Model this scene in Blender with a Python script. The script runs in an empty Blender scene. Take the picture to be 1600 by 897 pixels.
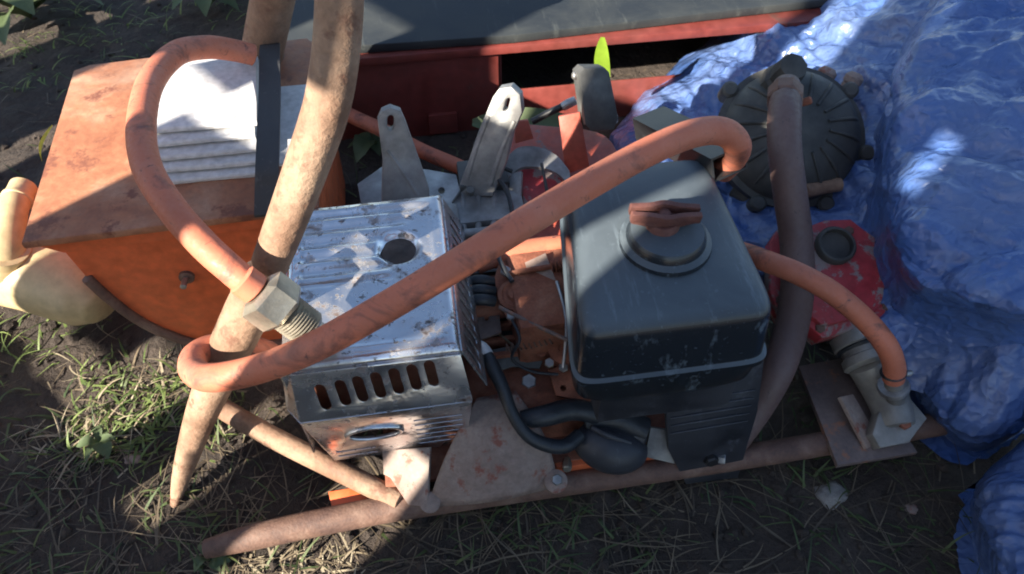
import bpy, bmesh, math, random
import numpy as np
from mathutils import Vector, Matrix

random.seed(7)
rng = np.random.default_rng(11)
R = math.radians
sc = bpy.context.scene
C = sc.collection

# ------------------------------------------------------------------ camera
PITCH, YAW, FPX = R(50), R(8.5), 1164.0
fw = Vector((math.sin(YAW) * math.cos(PITCH), math.cos(YAW) * math.cos(PITCH), -math.sin(PITCH)))
rt = Vector((math.cos(YAW), -math.sin(YAW), 0))
upv = rt.cross(fw)
CAM = Vector((0, 0, .25)) - fw * 1.0
cd = bpy.data.cameras.new('camera')
cam = bpy.data.objects.new('camera', cd)
C.objects.link(cam)
m = Matrix((rt, upv, -fw)).transposed().to_4x4()
m.translation = CAM
cam.matrix_world = m
cd.sensor_width = 36
cd.lens = 36 * FPX / 1600
cd.clip_start = .02
cd.clip_end = 200
cd.dof.use_dof = True
cd.dof.focus_distance = .98
cd.dof.aperture_fstop = 8.0
sc.camera = cam

# ------------------------------------------------------------------ light
SUN_AZ, SUN_EL = R(36), R(30)           # direction the light travels, seen from above; height of the sun
w = bpy.data.worlds.new('World')
sc.world = w
w.use_nodes = True
nt = w.node_tree
sky = nt.nodes.new('ShaderNodeTexSky')
sky.sky_type = 'NISHITA'
sky.sun_disc = False
sky.sun_elevation = SUN_EL
sky.sun_rotation = R(234)
bg = nt.nodes['Background']
bg.inputs['Strength'].default_value = .07
nt.links.new(sky.outputs[0], bg.inputs[0])
sl = bpy.data.lights.new('sun', 'SUN')
sl.energy = 5.0
sl.angle = R(.5)
sl.color = (1, .91, .77)
sun = bpy.data.objects.new('sun', sl)
C.objects.link(sun)
trav = Vector((math.cos(SUN_EL) * math.cos(SUN_AZ), math.cos(SUN_EL) * math.sin(SUN_AZ), -math.sin(SUN_EL)))
sun.rotation_euler = trav.to_track_quat('-Z', 'Y').to_euler()
sun.location = (-3, -1, 3)
sc.view_settings.view_transform = 'Standard'
sc.view_settings.look = 'None'
sc.view_settings.exposure = 1.8
sc.view_settings.gamma = 1
sc.view_settings.use_curve_mapping = False
sc.cycles.use_denoising = True
sc.cycles.filter_width = 1.9
sc.cycles.max_bounces = 5
sc.cycles.diffuse_bounces = 3
sc.cycles.glossy_bounces = 4
sc.cycles.use_adaptive_sampling = True
sc.cycles.adaptive_threshold = .02


# ------------------------------------------------------------------ geometry helpers
def ray(px, py):
    return fw + rt * ((px - 800) / FPX) - upv * ((py - 448.5) / FPX)


def P(px, py, z):
    d = ray(px, py)
    return CAM + d * ((z - CAM.z) / d.z)


def PY(px, py, y):
    d = ray(px, py)
    return CAM + d * ((y - CAM.y) / d.y)


def PN(px, py, p0, n):
    d = ray(px, py)
    return CAM + d * ((Vector(p0) - CAM).dot(n) / d.dot(n))


def link(name, me, mat=None, parent=None, smooth=35):
    me.name = name
    o = bpy.data.objects.new(name, me)
    C.objects.link(o)
    if mat:
        me.materials.clear()
        me.materials.append(mat)
    if smooth is not None and len(me.polygons):
        me.polygons.foreach_set('use_smooth', [True] * len(me.polygons))
        me.set_sharp_from_angle(angle=R(smooth))
    if parent:
        o.parent = parent
        o.matrix_parent_inverse = Matrix.Translation(-parent.location)
    return o


def tag(o, label=None, cat=None, group=None, kind=None):
    for k, v in (('label', label), ('category', cat), ('group', group), ('kind', kind)):
        if v:
            o[k] = v
    return o


def thing(name, loc, label, cat, group=None):
    o = bpy.data.objects.new(name, None)
    o.empty_display_size = .05
    o.location = loc
    C.objects.link(o)
    return tag(o, label, cat, group)


def mesh(name, verts, faces, mat, parent=None, smooth=35):
    me = bpy.data.meshes.new(name)
    me.from_pydata([tuple(v) for v in verts], [], faces)
    me.update()
    return link(name, me, mat, parent, smooth)


def frombm(name, bm, mat, parent=None, smooth=35):
    me = bpy.data.meshes.new(name)
    bmesh.ops.recalc_face_normals(bm, faces=bm.faces)
    bm.to_mesh(me)
    bm.free()
    return link(name, me, mat, parent, smooth)


def box(name, lo, hi, mat, parent=None, bev=.003, rot=None, jig=0):
    lo, hi = Vector(lo), Vector(hi)
    bm = bmesh.new()
    bmesh.ops.create_cube(bm, size=1)
    s, c = hi - lo, (hi + lo) / 2
    for v in bm.verts:
        v.co = Vector((v.co.x * s.x, v.co.y * s.y, v.co.z * s.z))
        if jig:
            v.co += Vector((random.uniform(-jig, jig), random.uniform(-jig, jig), random.uniform(-jig, jig)))
    if bev:
        bmesh.ops.bevel(bm, geom=bm.edges[:], offset=min(bev, min(s) * .45), segments=2, affect='EDGES', profile=.6)
    if rot:
        bmesh.ops.rotate(bm, cent=(0, 0, 0), matrix=rot, verts=bm.verts)
    bmesh.ops.translate(bm, vec=c, verts=bm.verts)
    return frombm(name, bm, mat, parent)


def spline(pts, n):
    """Catmull-Rom through (Vector, radius) pairs."""
    q = [pts[0]] + list(pts) + [pts[-1]]
    out = []
    for i in range(1, len(q) - 2):
        for k in range(n):
            t = k / n
            a, b, c, d = q[i - 1], q[i], q[i + 1], q[i + 2]

            def f(a, b, c, d):
                return .5 * ((2 * b) + (c - a) * t + (2 * a - 5 * b + 4 * c - d) * t * t + (3 * b - a - 3 * c + d) * t ** 3)
            out.append((f(a[0], b[0], c[0], d[0]), f(a[1], b[1], c[1], d[1])))
    out.append(pts[-1])
    return out


def tube(name, pts, mat, parent=None, seg=20, n=10, hollow=0, flat=1.0, smooth=50, squash_up=None):
    pts = [(Vector(p), r) for p, r in pts]
    if n > 1 and len(pts) > 2:
        pts = spline(pts, n)
    verts, faces = [], []
    prev = None
    for i, (p, r) in enumerate(pts):
        t = (pts[min(i + 1, len(pts) - 1)][0] - pts[max(i - 1, 0)][0]).normalized()
        if prev is None:
            a = Vector((0, 0, 1)) if abs(t.z) < .9 else Vector((1, 0, 0))
            nrm = (a - t * a.dot(t)).normalized()
        else:
            nrm = (prev - t * prev.dot(t)).normalized()
        prev = nrm
        b = t.cross(nrm)
        for k in range(seg):
            an = 2 * math.pi * k / seg
            verts.append(p + nrm * (math.cos(an) * r * flat) + b * (math.sin(an) * r))
    L = len(pts)
    for i in range(L - 1):
        for k in range(seg):
            a, b = i * seg + k, i * seg + (k + 1) % seg
            faces.append((a, b, b + seg, a + seg))
    for end, sgn in ((0, -1), (L - 1, 1)):
        base = end * seg
        ring = [base + k for k in range(seg)]
        p, r = pts[end]
        j = pts[1][0] if end == 0 else pts[-2][0]
        t = (p - j).normalized()
        if hollow:
            s = len(verts)
            for k in ring:
                verts.append(p + (verts[k] - p) * (1 - hollow))
            for k in range(seg):
                verts.append(verts[s + k] - t * r * 1.6)
            for k in range(seg):
                k2 = (k + 1) % seg
                f1 = (ring[k], ring[k2], s + k2, s + k)
                f2 = (s + k, s + k2, s + seg + k2, s + seg + k)
                faces += [f1, f2] if sgn > 0 else [f1[::-1], f2[::-1]]
            last = [s + seg + k for k in range(seg)]
            faces.append(tuple(last) if sgn > 0 else tuple(last[::-1]))
        else:
            s = len(verts)
            for k in ring:
                verts.append(p + (verts[k] - p) * .8 + t * r * .12)
            for k in range(seg):
                k2 = (k + 1) % seg
                f1 = (ring[k], ring[k2], s + k2, s + k)
                faces.append(f1 if sgn > 0 else f1[::-1])
            last = [s + k for k in range(seg)]
            faces.append(tuple(last) if sgn > 0 else tuple(last[::-1]))
    me = bpy.data.meshes.new(name)
    me.from_pydata([tuple(v) for v in verts], [], faces)
    bm = bmesh.new()
    bm.from_mesh(me)
    bpy.data.meshes.remove(me)
    return frombm(name, bm, mat, parent, smooth)


def frame_of(n, upish=(0, 1, 0)):
    n = Vector(n).normalized()
    u = Vector(upish)
    if abs(u.normalized().dot(n)) > .95:
        u = Vector((0, 0, 1))
    ey = (u - n * u.dot(n)).normalized()
    ex = ey.cross(n)
    return Matrix((ex, ey, n)).transposed().to_4x4()


def plate(name, outline, p0, n, thick, mat, parent=None, holes=(), bev=.0012, pixel=True, upish=(0, 1, 0), round_=0):
    """A flat plate cut from an outline with holes, lying in the plane (p0, n), with real thickness."""
    n = Vector(n).normalized()
    M = frame_of(n, upish)
    M.translation = Vector(p0)
    Mi = M.inverted()

    def loc(q):
        return (Mi @ PN(q[0], q[1], p0, n)) if pixel else Vector((q[0], q[1], 0))
    cu = bpy.data.curves.new(name, 'CURVE')
    cu.dimensions = '2D'
    cu.fill_mode = 'BOTH'
    cu.extrude = thick / 2
    cu.bevel_depth = bev
    cu.bevel_resolution = 1
    for k, ring in enumerate([outline] + list(holes)):
        pts = [loc(q) for q in ring]
        if round_ and k == 0:
            pts = chaikin(pts, round_)
        s = cu.splines.new('POLY')
        s.points.add(len(pts) - 1)
        for a, q in zip(s.points, pts):
            a.co = (q.x, q.y, 0, 1)
        s.use_cyclic_u = True
    o = bpy.data.objects.new('temporary', cu)
    C.objects.link(o)
    dg = bpy.context.evaluated_depsgraph_get()
    me = bpy.data.meshes.new_from_object(o.evaluated_get(dg))
    bpy.data.objects.remove(o)
    bpy.data.curves.remove(cu)
    me.transform(M)
    bm = bmesh.new()
    bm.from_mesh(me)
    bmesh.ops.remove_doubles(bm, verts=bm.verts, dist=1e-5)
    bpy.data.meshes.remove(me)
    return frombm(name, bm, mat, parent, 30)


def chaikin(pts, n):
    for _ in range(n):
        q = []
        for i in range(len(pts)):
            a, b = pts[i], pts[(i + 1) % len(pts)]
            q += [a * .75 + b * .25, a * .25 + b * .75]
        pts = q
    return pts


def circ(cx, cy, rx, ry=None, n=16, rot=0):
    ry = ry or rx
    out = []
    for k in range(n):
        a = 2 * math.pi * k / n
        x, y = rx * math.cos(a), ry * math.sin(a)
        out.append((cx + x * math.cos(rot) - y * math.sin(rot), cy + x * math.sin(rot) + y * math.cos(rot)))
    return out


def slot(cx, cy, w_, h_, skew=0, n=5):
    """vertical stadium"""
    out = []
    r = w_ / 2
    for k in range(n + 1):
        a = math.pi * k / n
        out.append((r * math.cos(a), h_ / 2 - r + r * math.sin(a)))
    for k in range(n + 1):
        a = math.pi + math.pi * k / n
        out.append((r * math.cos(a), -h_ / 2 + r + r * math.sin(a)))
    return [(cx + x + skew * y, cy + y) for x, y in out]


def lathe(name, p0, axis, prof, mat, parent=None, seg=28, sides=None, smooth=40, phase=0):
    """prof: (radius, height along axis)."""
    seg = sides or seg
    M = frame_of(axis)
    M.translation = Vector(p0)
    verts, faces = [], []
    for r, h in prof:
        for k in range(seg):
            a = 2 * math.pi * k / seg + phase
            verts.append(M @ Vector((max(r, 1e-5) * math.cos(a), max(r, 1e-5) * math.sin(a), h)))
    for i in range(len(prof) - 1):
        for k in range(seg):
            a, b = i * seg + k, i * seg + (k + 1) % seg
            faces.append((a, b, b + seg, a + seg))
    faces.append(tuple(range(seg))[::-1])
    faces.append(tuple((len(prof) - 1) * seg + k for k in range(seg)))
    bm = bmesh.new()
    vs = [bm.verts.new(v) for v in verts]
    for f in faces:
        bm.faces.new([vs[k] for k in f])
    bmesh.ops.remove_doubles(bm, verts=bm.verts, dist=2e-5)
    return frombm(name, bm, mat, parent, smooth)


def bolt(name, p0, axis, r, h, mat, parent):
    return lathe(name, p0, axis, [(r * .6, -h), (r, 0), (r, h * .8), (r * .86, h)], mat, parent, sides=6, smooth=20, phase=.3)


def rings(name, levels, mat, parent=None, seg=64, smooth=50, taper=0, skew=0):
    """superellipse sections: (z, cx, cy, hx, hy, exponent)."""
    verts, faces = [], []
    for z, cx, cy, hx, hy, e in levels:
        for k in range(seg):
            a = 2 * math.pi * (k + .5) / seg
            c, s = math.cos(a), math.sin(a)
            sx, sy = math.copysign(abs(c) ** (2 / e), c), math.copysign(abs(s) ** (2 / e), s)
            verts.append((cx + hx * sx * (1 - taper * sy) + skew * sy, cy + hy * sy, z))
    for i in range(len(levels) - 1):
        for k in range(seg):
            a, b = i * seg + k, i * seg + (k + 1) % seg
            faces.append((a, b, b + seg, a + seg))
    faces.append(tuple(range(seg))[::-1])
    faces.append(tuple((len(levels) - 1) * seg + k for k in range(seg)))
    return mesh(name, verts, faces, mat, parent, smooth)


# numpy gradient-free value noise
_T = rng.random((64, 64, 64))


def vnoise(x, y, z=0.0):
    x, y = np.asarray(x, float), np.asarray(y, float)
    z = np.zeros_like(x) + z
    xi, yi, zi = np.floor(x).astype(int), np.floor(y).astype(int), np.floor(z).astype(int)
    fx, fy, fz = x - xi, y - yi, z - zi
    fx, fy, fz = fx * fx * (3 - 2 * fx), fy * fy * (3 - 2 * fy), fz * fz * (3 - 2 * fz)
    g = lambda a, b, c: _T[(xi + a) % 64, (yi + b) % 64, (zi + c) % 64]
    l = lambda a, b, t: a + (b - a) * t
    return l(l(l(g(0, 0, 0), g(1, 0, 0), fx), l(g(0, 1, 0), g(1, 1, 0), fx), fy),
             l(l(g(0, 0, 1), g(1, 0, 1), fx), l(g(0, 1, 1), g(1, 1, 1), fx), fy), fz) - .5


def fbm(x, y, z=0., o=4, ridge=False):
    t, a, s = 0, 1, 0
    for k in range(o):
        v = vnoise(x * 2 ** k + k * 7.3, y * 2 ** k + k * 3.1, z + k * 5.7)
        if ridge:
            v = .5 - np.abs(v) * 2
        t = t + v * a
        s += a
        a *= .5
    return t / s


# ------------------------------------------------------------------ materials
class NT:
    def __init__(self, name):
        self.m = bpy.data.materials.new(name)
        self.m.use_nodes = True
        self.t = self.m.node_tree
        self.b = self.t.nodes['Principled BSDF']
        self.co = self.t.nodes.new('ShaderNodeTexCoord').outputs['Object']

    def n(self, typ, **kw):
        n = self.t.nodes.new('ShaderNode' + typ)
        for k, v in kw.items():
            setattr(n, k, v)
        return n

    def l(self, a, b):
        self.t.links.new(a, b)

    def noise(self, scale, detail=4, rough=.55, dist=0, stretch=None, out='Fac'):
        co = self.co
        if stretch:
            mp = self.n('Mapping')
            mp.inputs['Scale'].default_value = stretch
            self.l(co, mp.inputs[0])
            co = mp.outputs[0]
        x = self.n('TexNoise')
        x.inputs['Scale'].default_value = scale
        x.inputs['Detail'].default_value = detail
        x.inputs['Roughness'].default_value = rough
        x.inputs['Distortion'].default_value = dist
        self.l(co, x.inputs['Vector'])
        return x.outputs[out]

    def ramp(self, src, stops):
        r = self.n('ValToRGB')
        e = r.color_ramp.elements
        while len(e) < len(stops):
            e.new(.5)
        for k, (p, c) in enumerate(stops):
            e[k].position = p
            e[k].color = (*(c if isinstance(c, (tuple, list)) else (c, c, c)), 1)
        self.l(src, r.inputs[0])
        return r.outputs[0]

    def mix(self, fac, a, b, mode='MIX'):
        x = self.n('Mix', data_type='RGBA', blend_type=mode)
        for s, v in ((x.inputs[0], fac), (x.inputs[6], a), (x.inputs[7], b)):
            if isinstance(v, (int, float)):
                s.default_value = v
            elif isinstance(v, (tuple, list)):
                s.default_value = (*v, 1)
            else:
                self.l(v, s)
        return x.outputs[2]

    def set(self, **kw):
        for k, v in kw.items():
            s = self.b.inputs[{'color': 'Base Color', 'rough': 'Roughness', 'metal': 'Metallic'}.get(k, k)]
            if isinstance(v, (int, float)):
                s.default_value = v
            elif isinstance(v, (tuple, list)):
                s.default_value = (*v, 1)
            else:
                self.l(v, s)
        return self

    def bump(self, src, strength=.3, dist=.002, prev=None):
        b = self.n('Bump')
        b.inputs['Strength'].default_value = strength
        b.inputs['Distance'].default_value = dist
        self.l(src, b.inputs['Height'])
        if prev:
            self.l(prev, b.inputs['Normal'])
        self.l(b.outputs[0], self.b.inputs['Normal'])
        return b.outputs[0]


def m_rust(name, a, b, c, scale=18, rough=.85, bump=.5, spots=None):
    k = NT(name)
    base = k.ramp(k.noise(scale, 6, .65, .4), [(.3, a), (.5, b), (.72, c)])
    fine = k.noise(scale * 12, 4, .7)
    col = k.mix(.5, base, k.ramp(fine, [(.3, .35), (.7, 1.0)]), 'MULTIPLY')
    if spots:
        sp = k.ramp(k.noise(scale * 2.3, 5, .7), [(.56, 0.), (.64, 1.)])
        col = k.mix(sp, col, spots)
    k.set(color=col, rough=k.ramp(fine, [(.2, rough - .2), (.8, min(1, rough + .1))]))
    k.bump(fine, bump, .0015, k.bump(k.noise(scale * 3, 5, .6), bump * .6, .003))
    return k.m


def m_paint(name, paint, chip, amount=.5, scale=14, rough=.5, dirt=(.12, .08, .06), dirt_amt=.4, metal=0):
    k = NT(name)
    ch = k.ramp(k.noise(scale, 7, .7, .3), [(amount, 0.), (amount + .05, 1.)])
    d = k.ramp(k.noise(scale * .5, 5, .6), [(.35, 0.), (.75, dirt_amt)])
    var = k.ramp(k.noise(scale * 6, 3), [(.3, .75), (.7, 1.1)])
    col = k.mix(1, paint, var, 'MULTIPLY')
    col = k.mix(ch, col, chip)
    col = k.mix(d, col, dirt)
    k.set(color=col, rough=k.ramp(k.noise(scale * 3), [(.3, rough - .12), (.7, rough + .2)]), metal=metal)
    k.bump(k.noise(scale * 14, 3), .25, .0008, k.bump(ch, .35, .0008))
    return k.m


M = {}
M['soil'] = (lambda k: (k.set(color=k.mix(.55, k.ramp(k.noise(3.2, 8, .65), [(.3, (.030, .023, .019)), (.55, (.06, .045, .036)), (.75, (.11, .085, .065))]),
                                          k.ramp(k.noise(60, 5, .7), [(.3, .3), (.7, 1.3)]), 'MULTIPLY'), rough=.95),
                        k.bump(k.noise(90, 6, .7), .9, .006, k.bump(k.noise(22, 6, .6), .8, .02)), k.m)[-1])(NT('soil'))


def m_blade(name, a, b, trans=.25):
    k = NT(name)
    oi = k.n('NewGeometry')
    r = k.ramp(oi.outputs['Random Per Island'], [(0, a), (1, b)])
    col = k.mix(.4, r, k.ramp(k.noise(40, 3), [(.3, .5), (.7, 1.2)]), 'MULTIPLY')
    k.set(color=col, rough=.6)
    tr = k.n('BsdfTranslucent')
    k.l(col, tr.inputs[0])
    mx = k.n('MixShader')
    mx.inputs[0].default_value = trans
    k.l(k.b.outputs[0], mx.inputs[1])
    k.l(tr.outputs[0], mx.inputs[2])
    k.l(mx.outputs[0], k.t.nodes['Material Output'].inputs[0])
    return k.m


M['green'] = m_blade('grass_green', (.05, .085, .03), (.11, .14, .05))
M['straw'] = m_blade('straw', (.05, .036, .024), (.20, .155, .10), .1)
M['straw_sun_bright'] = m_blade('straw_sun_bright', (.22, .17, .11), (.42, .36, .25), .15)  # lighter copy of the straw, sunlight put into its colour
M['green_lit'] = m_blade('grass_sun_bright', (.10, .16, .04), (.22, .28, .09), .3)  # lit copy of the green blades, sun brightness painted in
M['leaf'] = m_blade('weed_leaf', (.07, .11, .045), (.12, .16, .075))
M['leaf_bright'] = m_blade('bright_leaf', (.25, .42, .03), (.30, .45, .04), .5)
M['leaf_yellow'] = m_blade('yellow_leaf', (.65, .52, .04), (.7, .55, .05), .4)

M['rust_lid'] = m_rust('rusted_lid_paint', (.24, .075, .035), (.38, .155, .08), (.50, .30, .20), 7, .7, .35, (.17, .06, .035))
M['orange_paint'] = m_paint('worn_orange_paint', (.74, .15, .05), (.34, .10, .05), .64, 9, .42, (.34, .12, .06), .35)
M['rust_pipe'] = m_rust('rusted_pipe', (.17, .085, .05), (.31, .19, .125), (.42, .29, .20), 10, .8, .9, (.17, .085, .055))
M['rust_pipe_dark'] = m_rust('dark_rusted_pipe', (.09, .05, .042), (.17, .095, .07), (.26, .17, .13), 20, .75, .5)
M['rust_plate'] = m_rust('rusted_engine_plate', (.13, .042, .025), (.28, .095, .053), (.38, .17, .105), 24, .85, .6)
M['rust_stain'] = m_rust('dark_heat_stain', (.05, .035, .03), (.10, .07, .055), (.16, .12, .10), 40, .8, .5)
M['rust_cap'] = m_rust('maroon_rust_cap', (.075, .028, .022), (.14, .052, .042), (.20, .085, .068), 30, .75, .5)
M['rust_tan'] = m_rust('tan_rusted_sheet', (.20, .135, .11), (.30, .22, .185), (.36, .30, .26), 11, .8, .3, (.22, .08, .055))
M['steel_rust'] = m_rust('brown_steel_plate', (.10, .075, .07), (.16, .12, .11), (.23, .17, .15), 12, .65, .3, (.27, .12, .07))


def m_hose(name, a, dark, smear, scale=14, rough=.55, amt=.58):
    k = NT(name)
    sm = k.ramp(k.noise(scale, 6, .7, .6), [(amt, 0.), (amt + .12, .75)])
    var = k.ramp(k.noise(scale * .5, 4), [(.3, .8), (.7, 1.12)])
    fine = k.noise(scale * 16, 3)
    col = k.mix(sm, k.mix(1, a, var, 'MULTIPLY'), dark)
    col = k.mix(k.ramp(k.noise(scale * .8, 5, .6), [(.5, 0.), (.8, .4)]), col, smear)
    mud = k.ramp(k.noise(scale * 3.2, 7, .75, .8), [(.60, 0.), (.66, .8)])
    col = k.mix(mud, col, dark)
    k.set(color=col, rough=k.ramp(fine, [(.3, rough - .1), (.7, rough + .25)]))
    k.bump(fine, .4, .0008, k.bump(k.noise(scale * 2.5, 5, .6), .5, .002))
    return k.m


M['hose'] = m_hose('orange_rubber', (.52, .16, .09), (.10, .05, .045), (.52, .27, .20), amt=.53)
M['hose_dark'] = m_hose('brown_rubber', (.12, .075, .068), (.05, .036, .036), (.24, .16, .13), 10, .5)
M['black_rubber'] = m_hose('black_rubber', (.018, .022, .028), (.01, .01, .012), (.07, .075, .08), 20, .4)


def m_plastic(name, base, dust, rough=.35, dust_amt=.55, top_sheen=False):
    k = NT(name)
    d1 = k.ramp(k.noise(7, 7, .65, .4), [(.38, 0.), (.72, dust_amt)])
    if top_sheen:
        d1 = k.ramp(k.noise(7, 7, .65, .4), [(.25, dust_amt * .45), (.72, dust_amt)])
        sx = k.n('SeparateXYZ')
        k.l(k.n('NewGeometry').outputs['Normal'], sx.inputs[0])
        d1 = k.mix(1, d1, k.ramp(sx.outputs[2], [(.35, .05), (.95, 1.35)]), 'MULTIPLY')  # upward faces lightened: dust with sky sheen put into its colour
    scr = k.ramp(k.noise(30, 6, .75, 0, (1, .12, .6)), [(.58, 0.), (.68, .55)])
    spk = k.ramp(k.noise(160, 2), [(.66, 0.), (.72, .5)])
    col = k.mix(d1, base, dust)
    col = k.mix(scr, col, tuple(min(1, c * 1.5) for c in dust))
    col = k.mix(spk, col, dust)
    k.set(color=col, rough=k.mix(d1, (rough,) * 3, (.75,) * 3))
    k.bump(k.noise(120, 4, .6), .12, .0008, k.bump(k.noise(14, 4), .25, .002))
    return k.m


M['tank'] = m_plastic('black_tank_dust_sheen', (.010, .014, .020), (.115, .145, .17), .22, .58, True)
M['black_panel'] = m_plastic('dusty_black_sheet', (.014, .016, .022), (.075, .08, .095), .4, .55)
M['black_steel'] = m_plastic('black_steel', (.012, .013, .015), (.06, .06, .065), .35, .3)
M['board'] = m_plastic('grey_green_board', (.018, .022, .026), (.05, .055, .052), .5, .7)

k = NT('stained_chrome')
rs = k.ramp(k.noise(24, 6, .75), [(.555, 0.), (.65, 1.)])
spk = k.ramp(k.noise(95, 3, .6), [(.62, 0.), (.68, 1.)])
film = k.ramp(k.noise(7, 5, .6, .6), [(.32, 0.), (.7, 1.)])
col = k.mix(k.mix(1, film, (.55,) * 3, 'MULTIPLY'), (.74, .75, .78), (.50, .48, .47))
col = k.mix(k.mix(1, rs, (.85,) * 3, 'MULTIPLY'), col, (.115, .055, .028))
col = k.mix(k.mix(1, spk, (.8,) * 3, 'MULTIPLY'), col, (.05, .03, .022))
k.set(color=col, rough=k.mix(film, (.14,) * 3, (.36,) * 3),
      metal=k.mix(k.mix(1, rs, spk, 'SCREEN'), k.ramp(film, [(0, 1.), (1, .8)]), (.2,) * 3))
k.bump(k.noise(60, 4), .1, .001, k.bump(k.noise(14, 4), .45, .006))
M['chrome'] = k.m


def m_cast(name, a, b, metal=.6, rough=.55, scale=22):
    k = NT(name)
    n1 = k.noise(scale, 6, .65)
    col = k.ramp(n1, [(.3, a), (.7, b)])
    col = k.mix(k.ramp(k.noise(scale * .35, 5), [(.42, 0.), (.7, .75)]), col, (.05, .045, .045))
    k.set(color=col, rough=k.ramp(n1, [(.3, rough + .2), (.7, rough - .1)]), metal=metal)
    k.bump(k.noise(scale * 9, 4), .4, .001, k.bump(n1, .3, .002))
    return k.m


M['alu'] = m_cast('cast_aluminium', (.26, .26, .26), (.52, .52, .51))
M['casing_dark'] = m_cast('grimy_dark_casing', (.03, .033, .036), (.11, .108, .095), .25, .65, 12)
M['casing'] = m_cast('dark_cast_casing', (.06, .064, .066), (.18, .18, .17), .3, .6, 16)
M['grey_fit'] = m_cast('grey_fitting', (.24, .23, .21), (.42, .40, .36), .4, .5)
M['zinc'] = m_cast('zinc_bolt', (.4, .4, .4), (.7, .69, .66), .8, .4, 40)
M['brass'] = m_cast('worn_brass', (.40, .36, .28), (.66, .61, .50), .7, .4, 30)
M['red_cast'] = m_paint('chipped_red_casting', (.40, .075, .045), (.17, .13, .12), .60, 22, .5, (.18, .10, .08), .4)
M['red_pump'] = m_paint('faded_red_pump', (.42, .035, .045), (.27, .22, .21), .505, 20, .5, (.2, .12, .11), .3)
M['red_sheet'] = m_paint('dull_red_sheet', (.20, .037, .03), (.12, .05, .04), .62, 7, .5, (.10, .05, .04), .5)
M['white_sheet'] = m_paint('white_sheet', (.66, .66, .67), (.34, .31, .29), .62, 16, .55, (.36, .34, .33), .45)
M['beige'] = m_paint('beige_plastic', (.58, .45, .25), (.46, .34, .18), .66, 10, .4, (.3, .22, .15), .4)
M['wood'] = m_rust('weathered_board', (.16, .13, .10), (.25, .21, .17), (.33, .29, .24), 8, .85, .3)
M['strap'] = m_plastic('black_strap', (.03, .03, .034), (.10, .095, .09), .6, .4)
M['stone'] = m_rust('pale_stone', (.12, .11, .10), (.26, .24, .22), (.36, .34, .31), 40, .9, .5)

k = NT('blue_tarpaulin')
cr1 = k.noise(9, 4, .5, 1.0)
cr2 = k.noise(30, 4, .55, .8, (.45, 1.2, 1))
def vor(sc_, st):
    mp = k.n('Mapping')
    mp.inputs['Scale'].default_value = st
    k.l(k.co, mp.inputs[0])
    vo = k.n('TexVoronoi', feature='SMOOTH_F1')
    vo.inputs['Scale'].default_value = sc_
    vo.inputs['Smoothness'].default_value = .08
    ad = k.n('VectorMath', operation='ADD')
    nz_ = k.n('TexNoise')
    nz_.inputs['Scale'].default_value = sc_ * .6
    k.l(k.co, nz_.inputs['Vector'])
    sc2 = k.n('VectorMath', operation='SCALE')
    sc2.inputs['Scale'].default_value = .10
    k.l(nz_.outputs['Color'], sc2.inputs[0])
    k.l(mp.outputs[0], ad.inputs[0])
    k.l(sc2.outputs[0], ad.inputs[1])
    k.l(ad.outputs[0], vo.inputs['Vector'])
    return vo.outputs['Distance']
dust = k.ramp(k.noise(5, 6, .65), [(.38, 0.05), (.75, .55)])
col = k.mix(dust, k.ramp(cr1, [(.25, (.030, .085, .27)), (.75, (.05, .12, .34))]), (.19, .22, .29))
k.set(color=col, rough=k.ramp(cr2, [(.3, .24), (.7, .40)]))
k.b.inputs['Coat Weight'].default_value = .4
k.b.inputs['Coat Roughness'].default_value = .28
b0 = k.bump(vor(15, (.6, 1.3, 1)), .45, .018)
b1 = k.bump(vor(38, (.7, 1.3, 1)), .6, .008, b0)
k.bump(k.noise(140, 3, .6), .15, .0015, k.bump(cr2, .15, .003, b1))
M['tarp'] = k.m

# ------------------------------------------------------------------ ground
def axis_coords(lo, hi, fine, far):
    a = np.arange(lo, hi, fine)
    out, s, x = [], fine, hi
    while x < far:
        out.append(x)
        s *= 1.22
        x += s
    low, s, x = [], fine, lo - fine
    while x > -far:
        low.append(x)
        s *= 1.22
        x -= s
    return np.concatenate([np.array(low[::-1]), a, np.array(out)])


def ground_z(x, y):
    big = fbm(x * 2.1 + 9, y * 2.1 + 4, 1.5, 3) * .035
    clod = fbm(x * 14 + 3, y * 14, 4.2, 4) * .022
    fine = fbm(x * 60, y * 60, 8.8, 2) * .006
    return big + clod + fine - .006


gx, gy = axis_coords(-1.6, 1.5, .011, 40), axis_coords(-.75, 1.75, .011, 40)
X, Y = np.meshgrid(gx, gy)
Z = ground_z(X, Y)
nx, ny = len(gx), len(gy)
idx = np.arange(nx * ny).reshape(ny, nx)
F = np.stack([idx[:-1, :-1], idx[:-1, 1:], idx[1:, 1:], idx[1:, :-1]], -1).reshape(-1, 4)
g = mesh('ground', np.stack([X, Y, Z], -1).reshape(-1, 3), F.tolist(), M['soil'], None, None)
g.data.polygons.foreach_set('use_smooth', [True] * len(g.data.polygons))
tag(g, kind='structure')


def gz(x, y):
    return float(ground_z(np.array([x]), np.array([y]))[0])


# ------------------------------------------------------------------ made-up board screen out of view, added to shade the machine
FS = -1.7                                 # how far up-light the added screen stands
ex_s = Vector((math.cos(SUN_AZ), math.sin(SUN_AZ), 0))
ex_u = Vector((-math.sin(SUN_AZ), math.cos(SUN_AZ), 0))
DV = -FS * math.tan(SUN_EL)
shade_screen = thing('shade_board_screen', ex_s * FS, 'added out-of-view board screen shaping the shade on the machine', 'shade_screen')
rotf = Matrix.Rotation(SUN_AZ + math.pi / 2, 3, 'Z')


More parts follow.
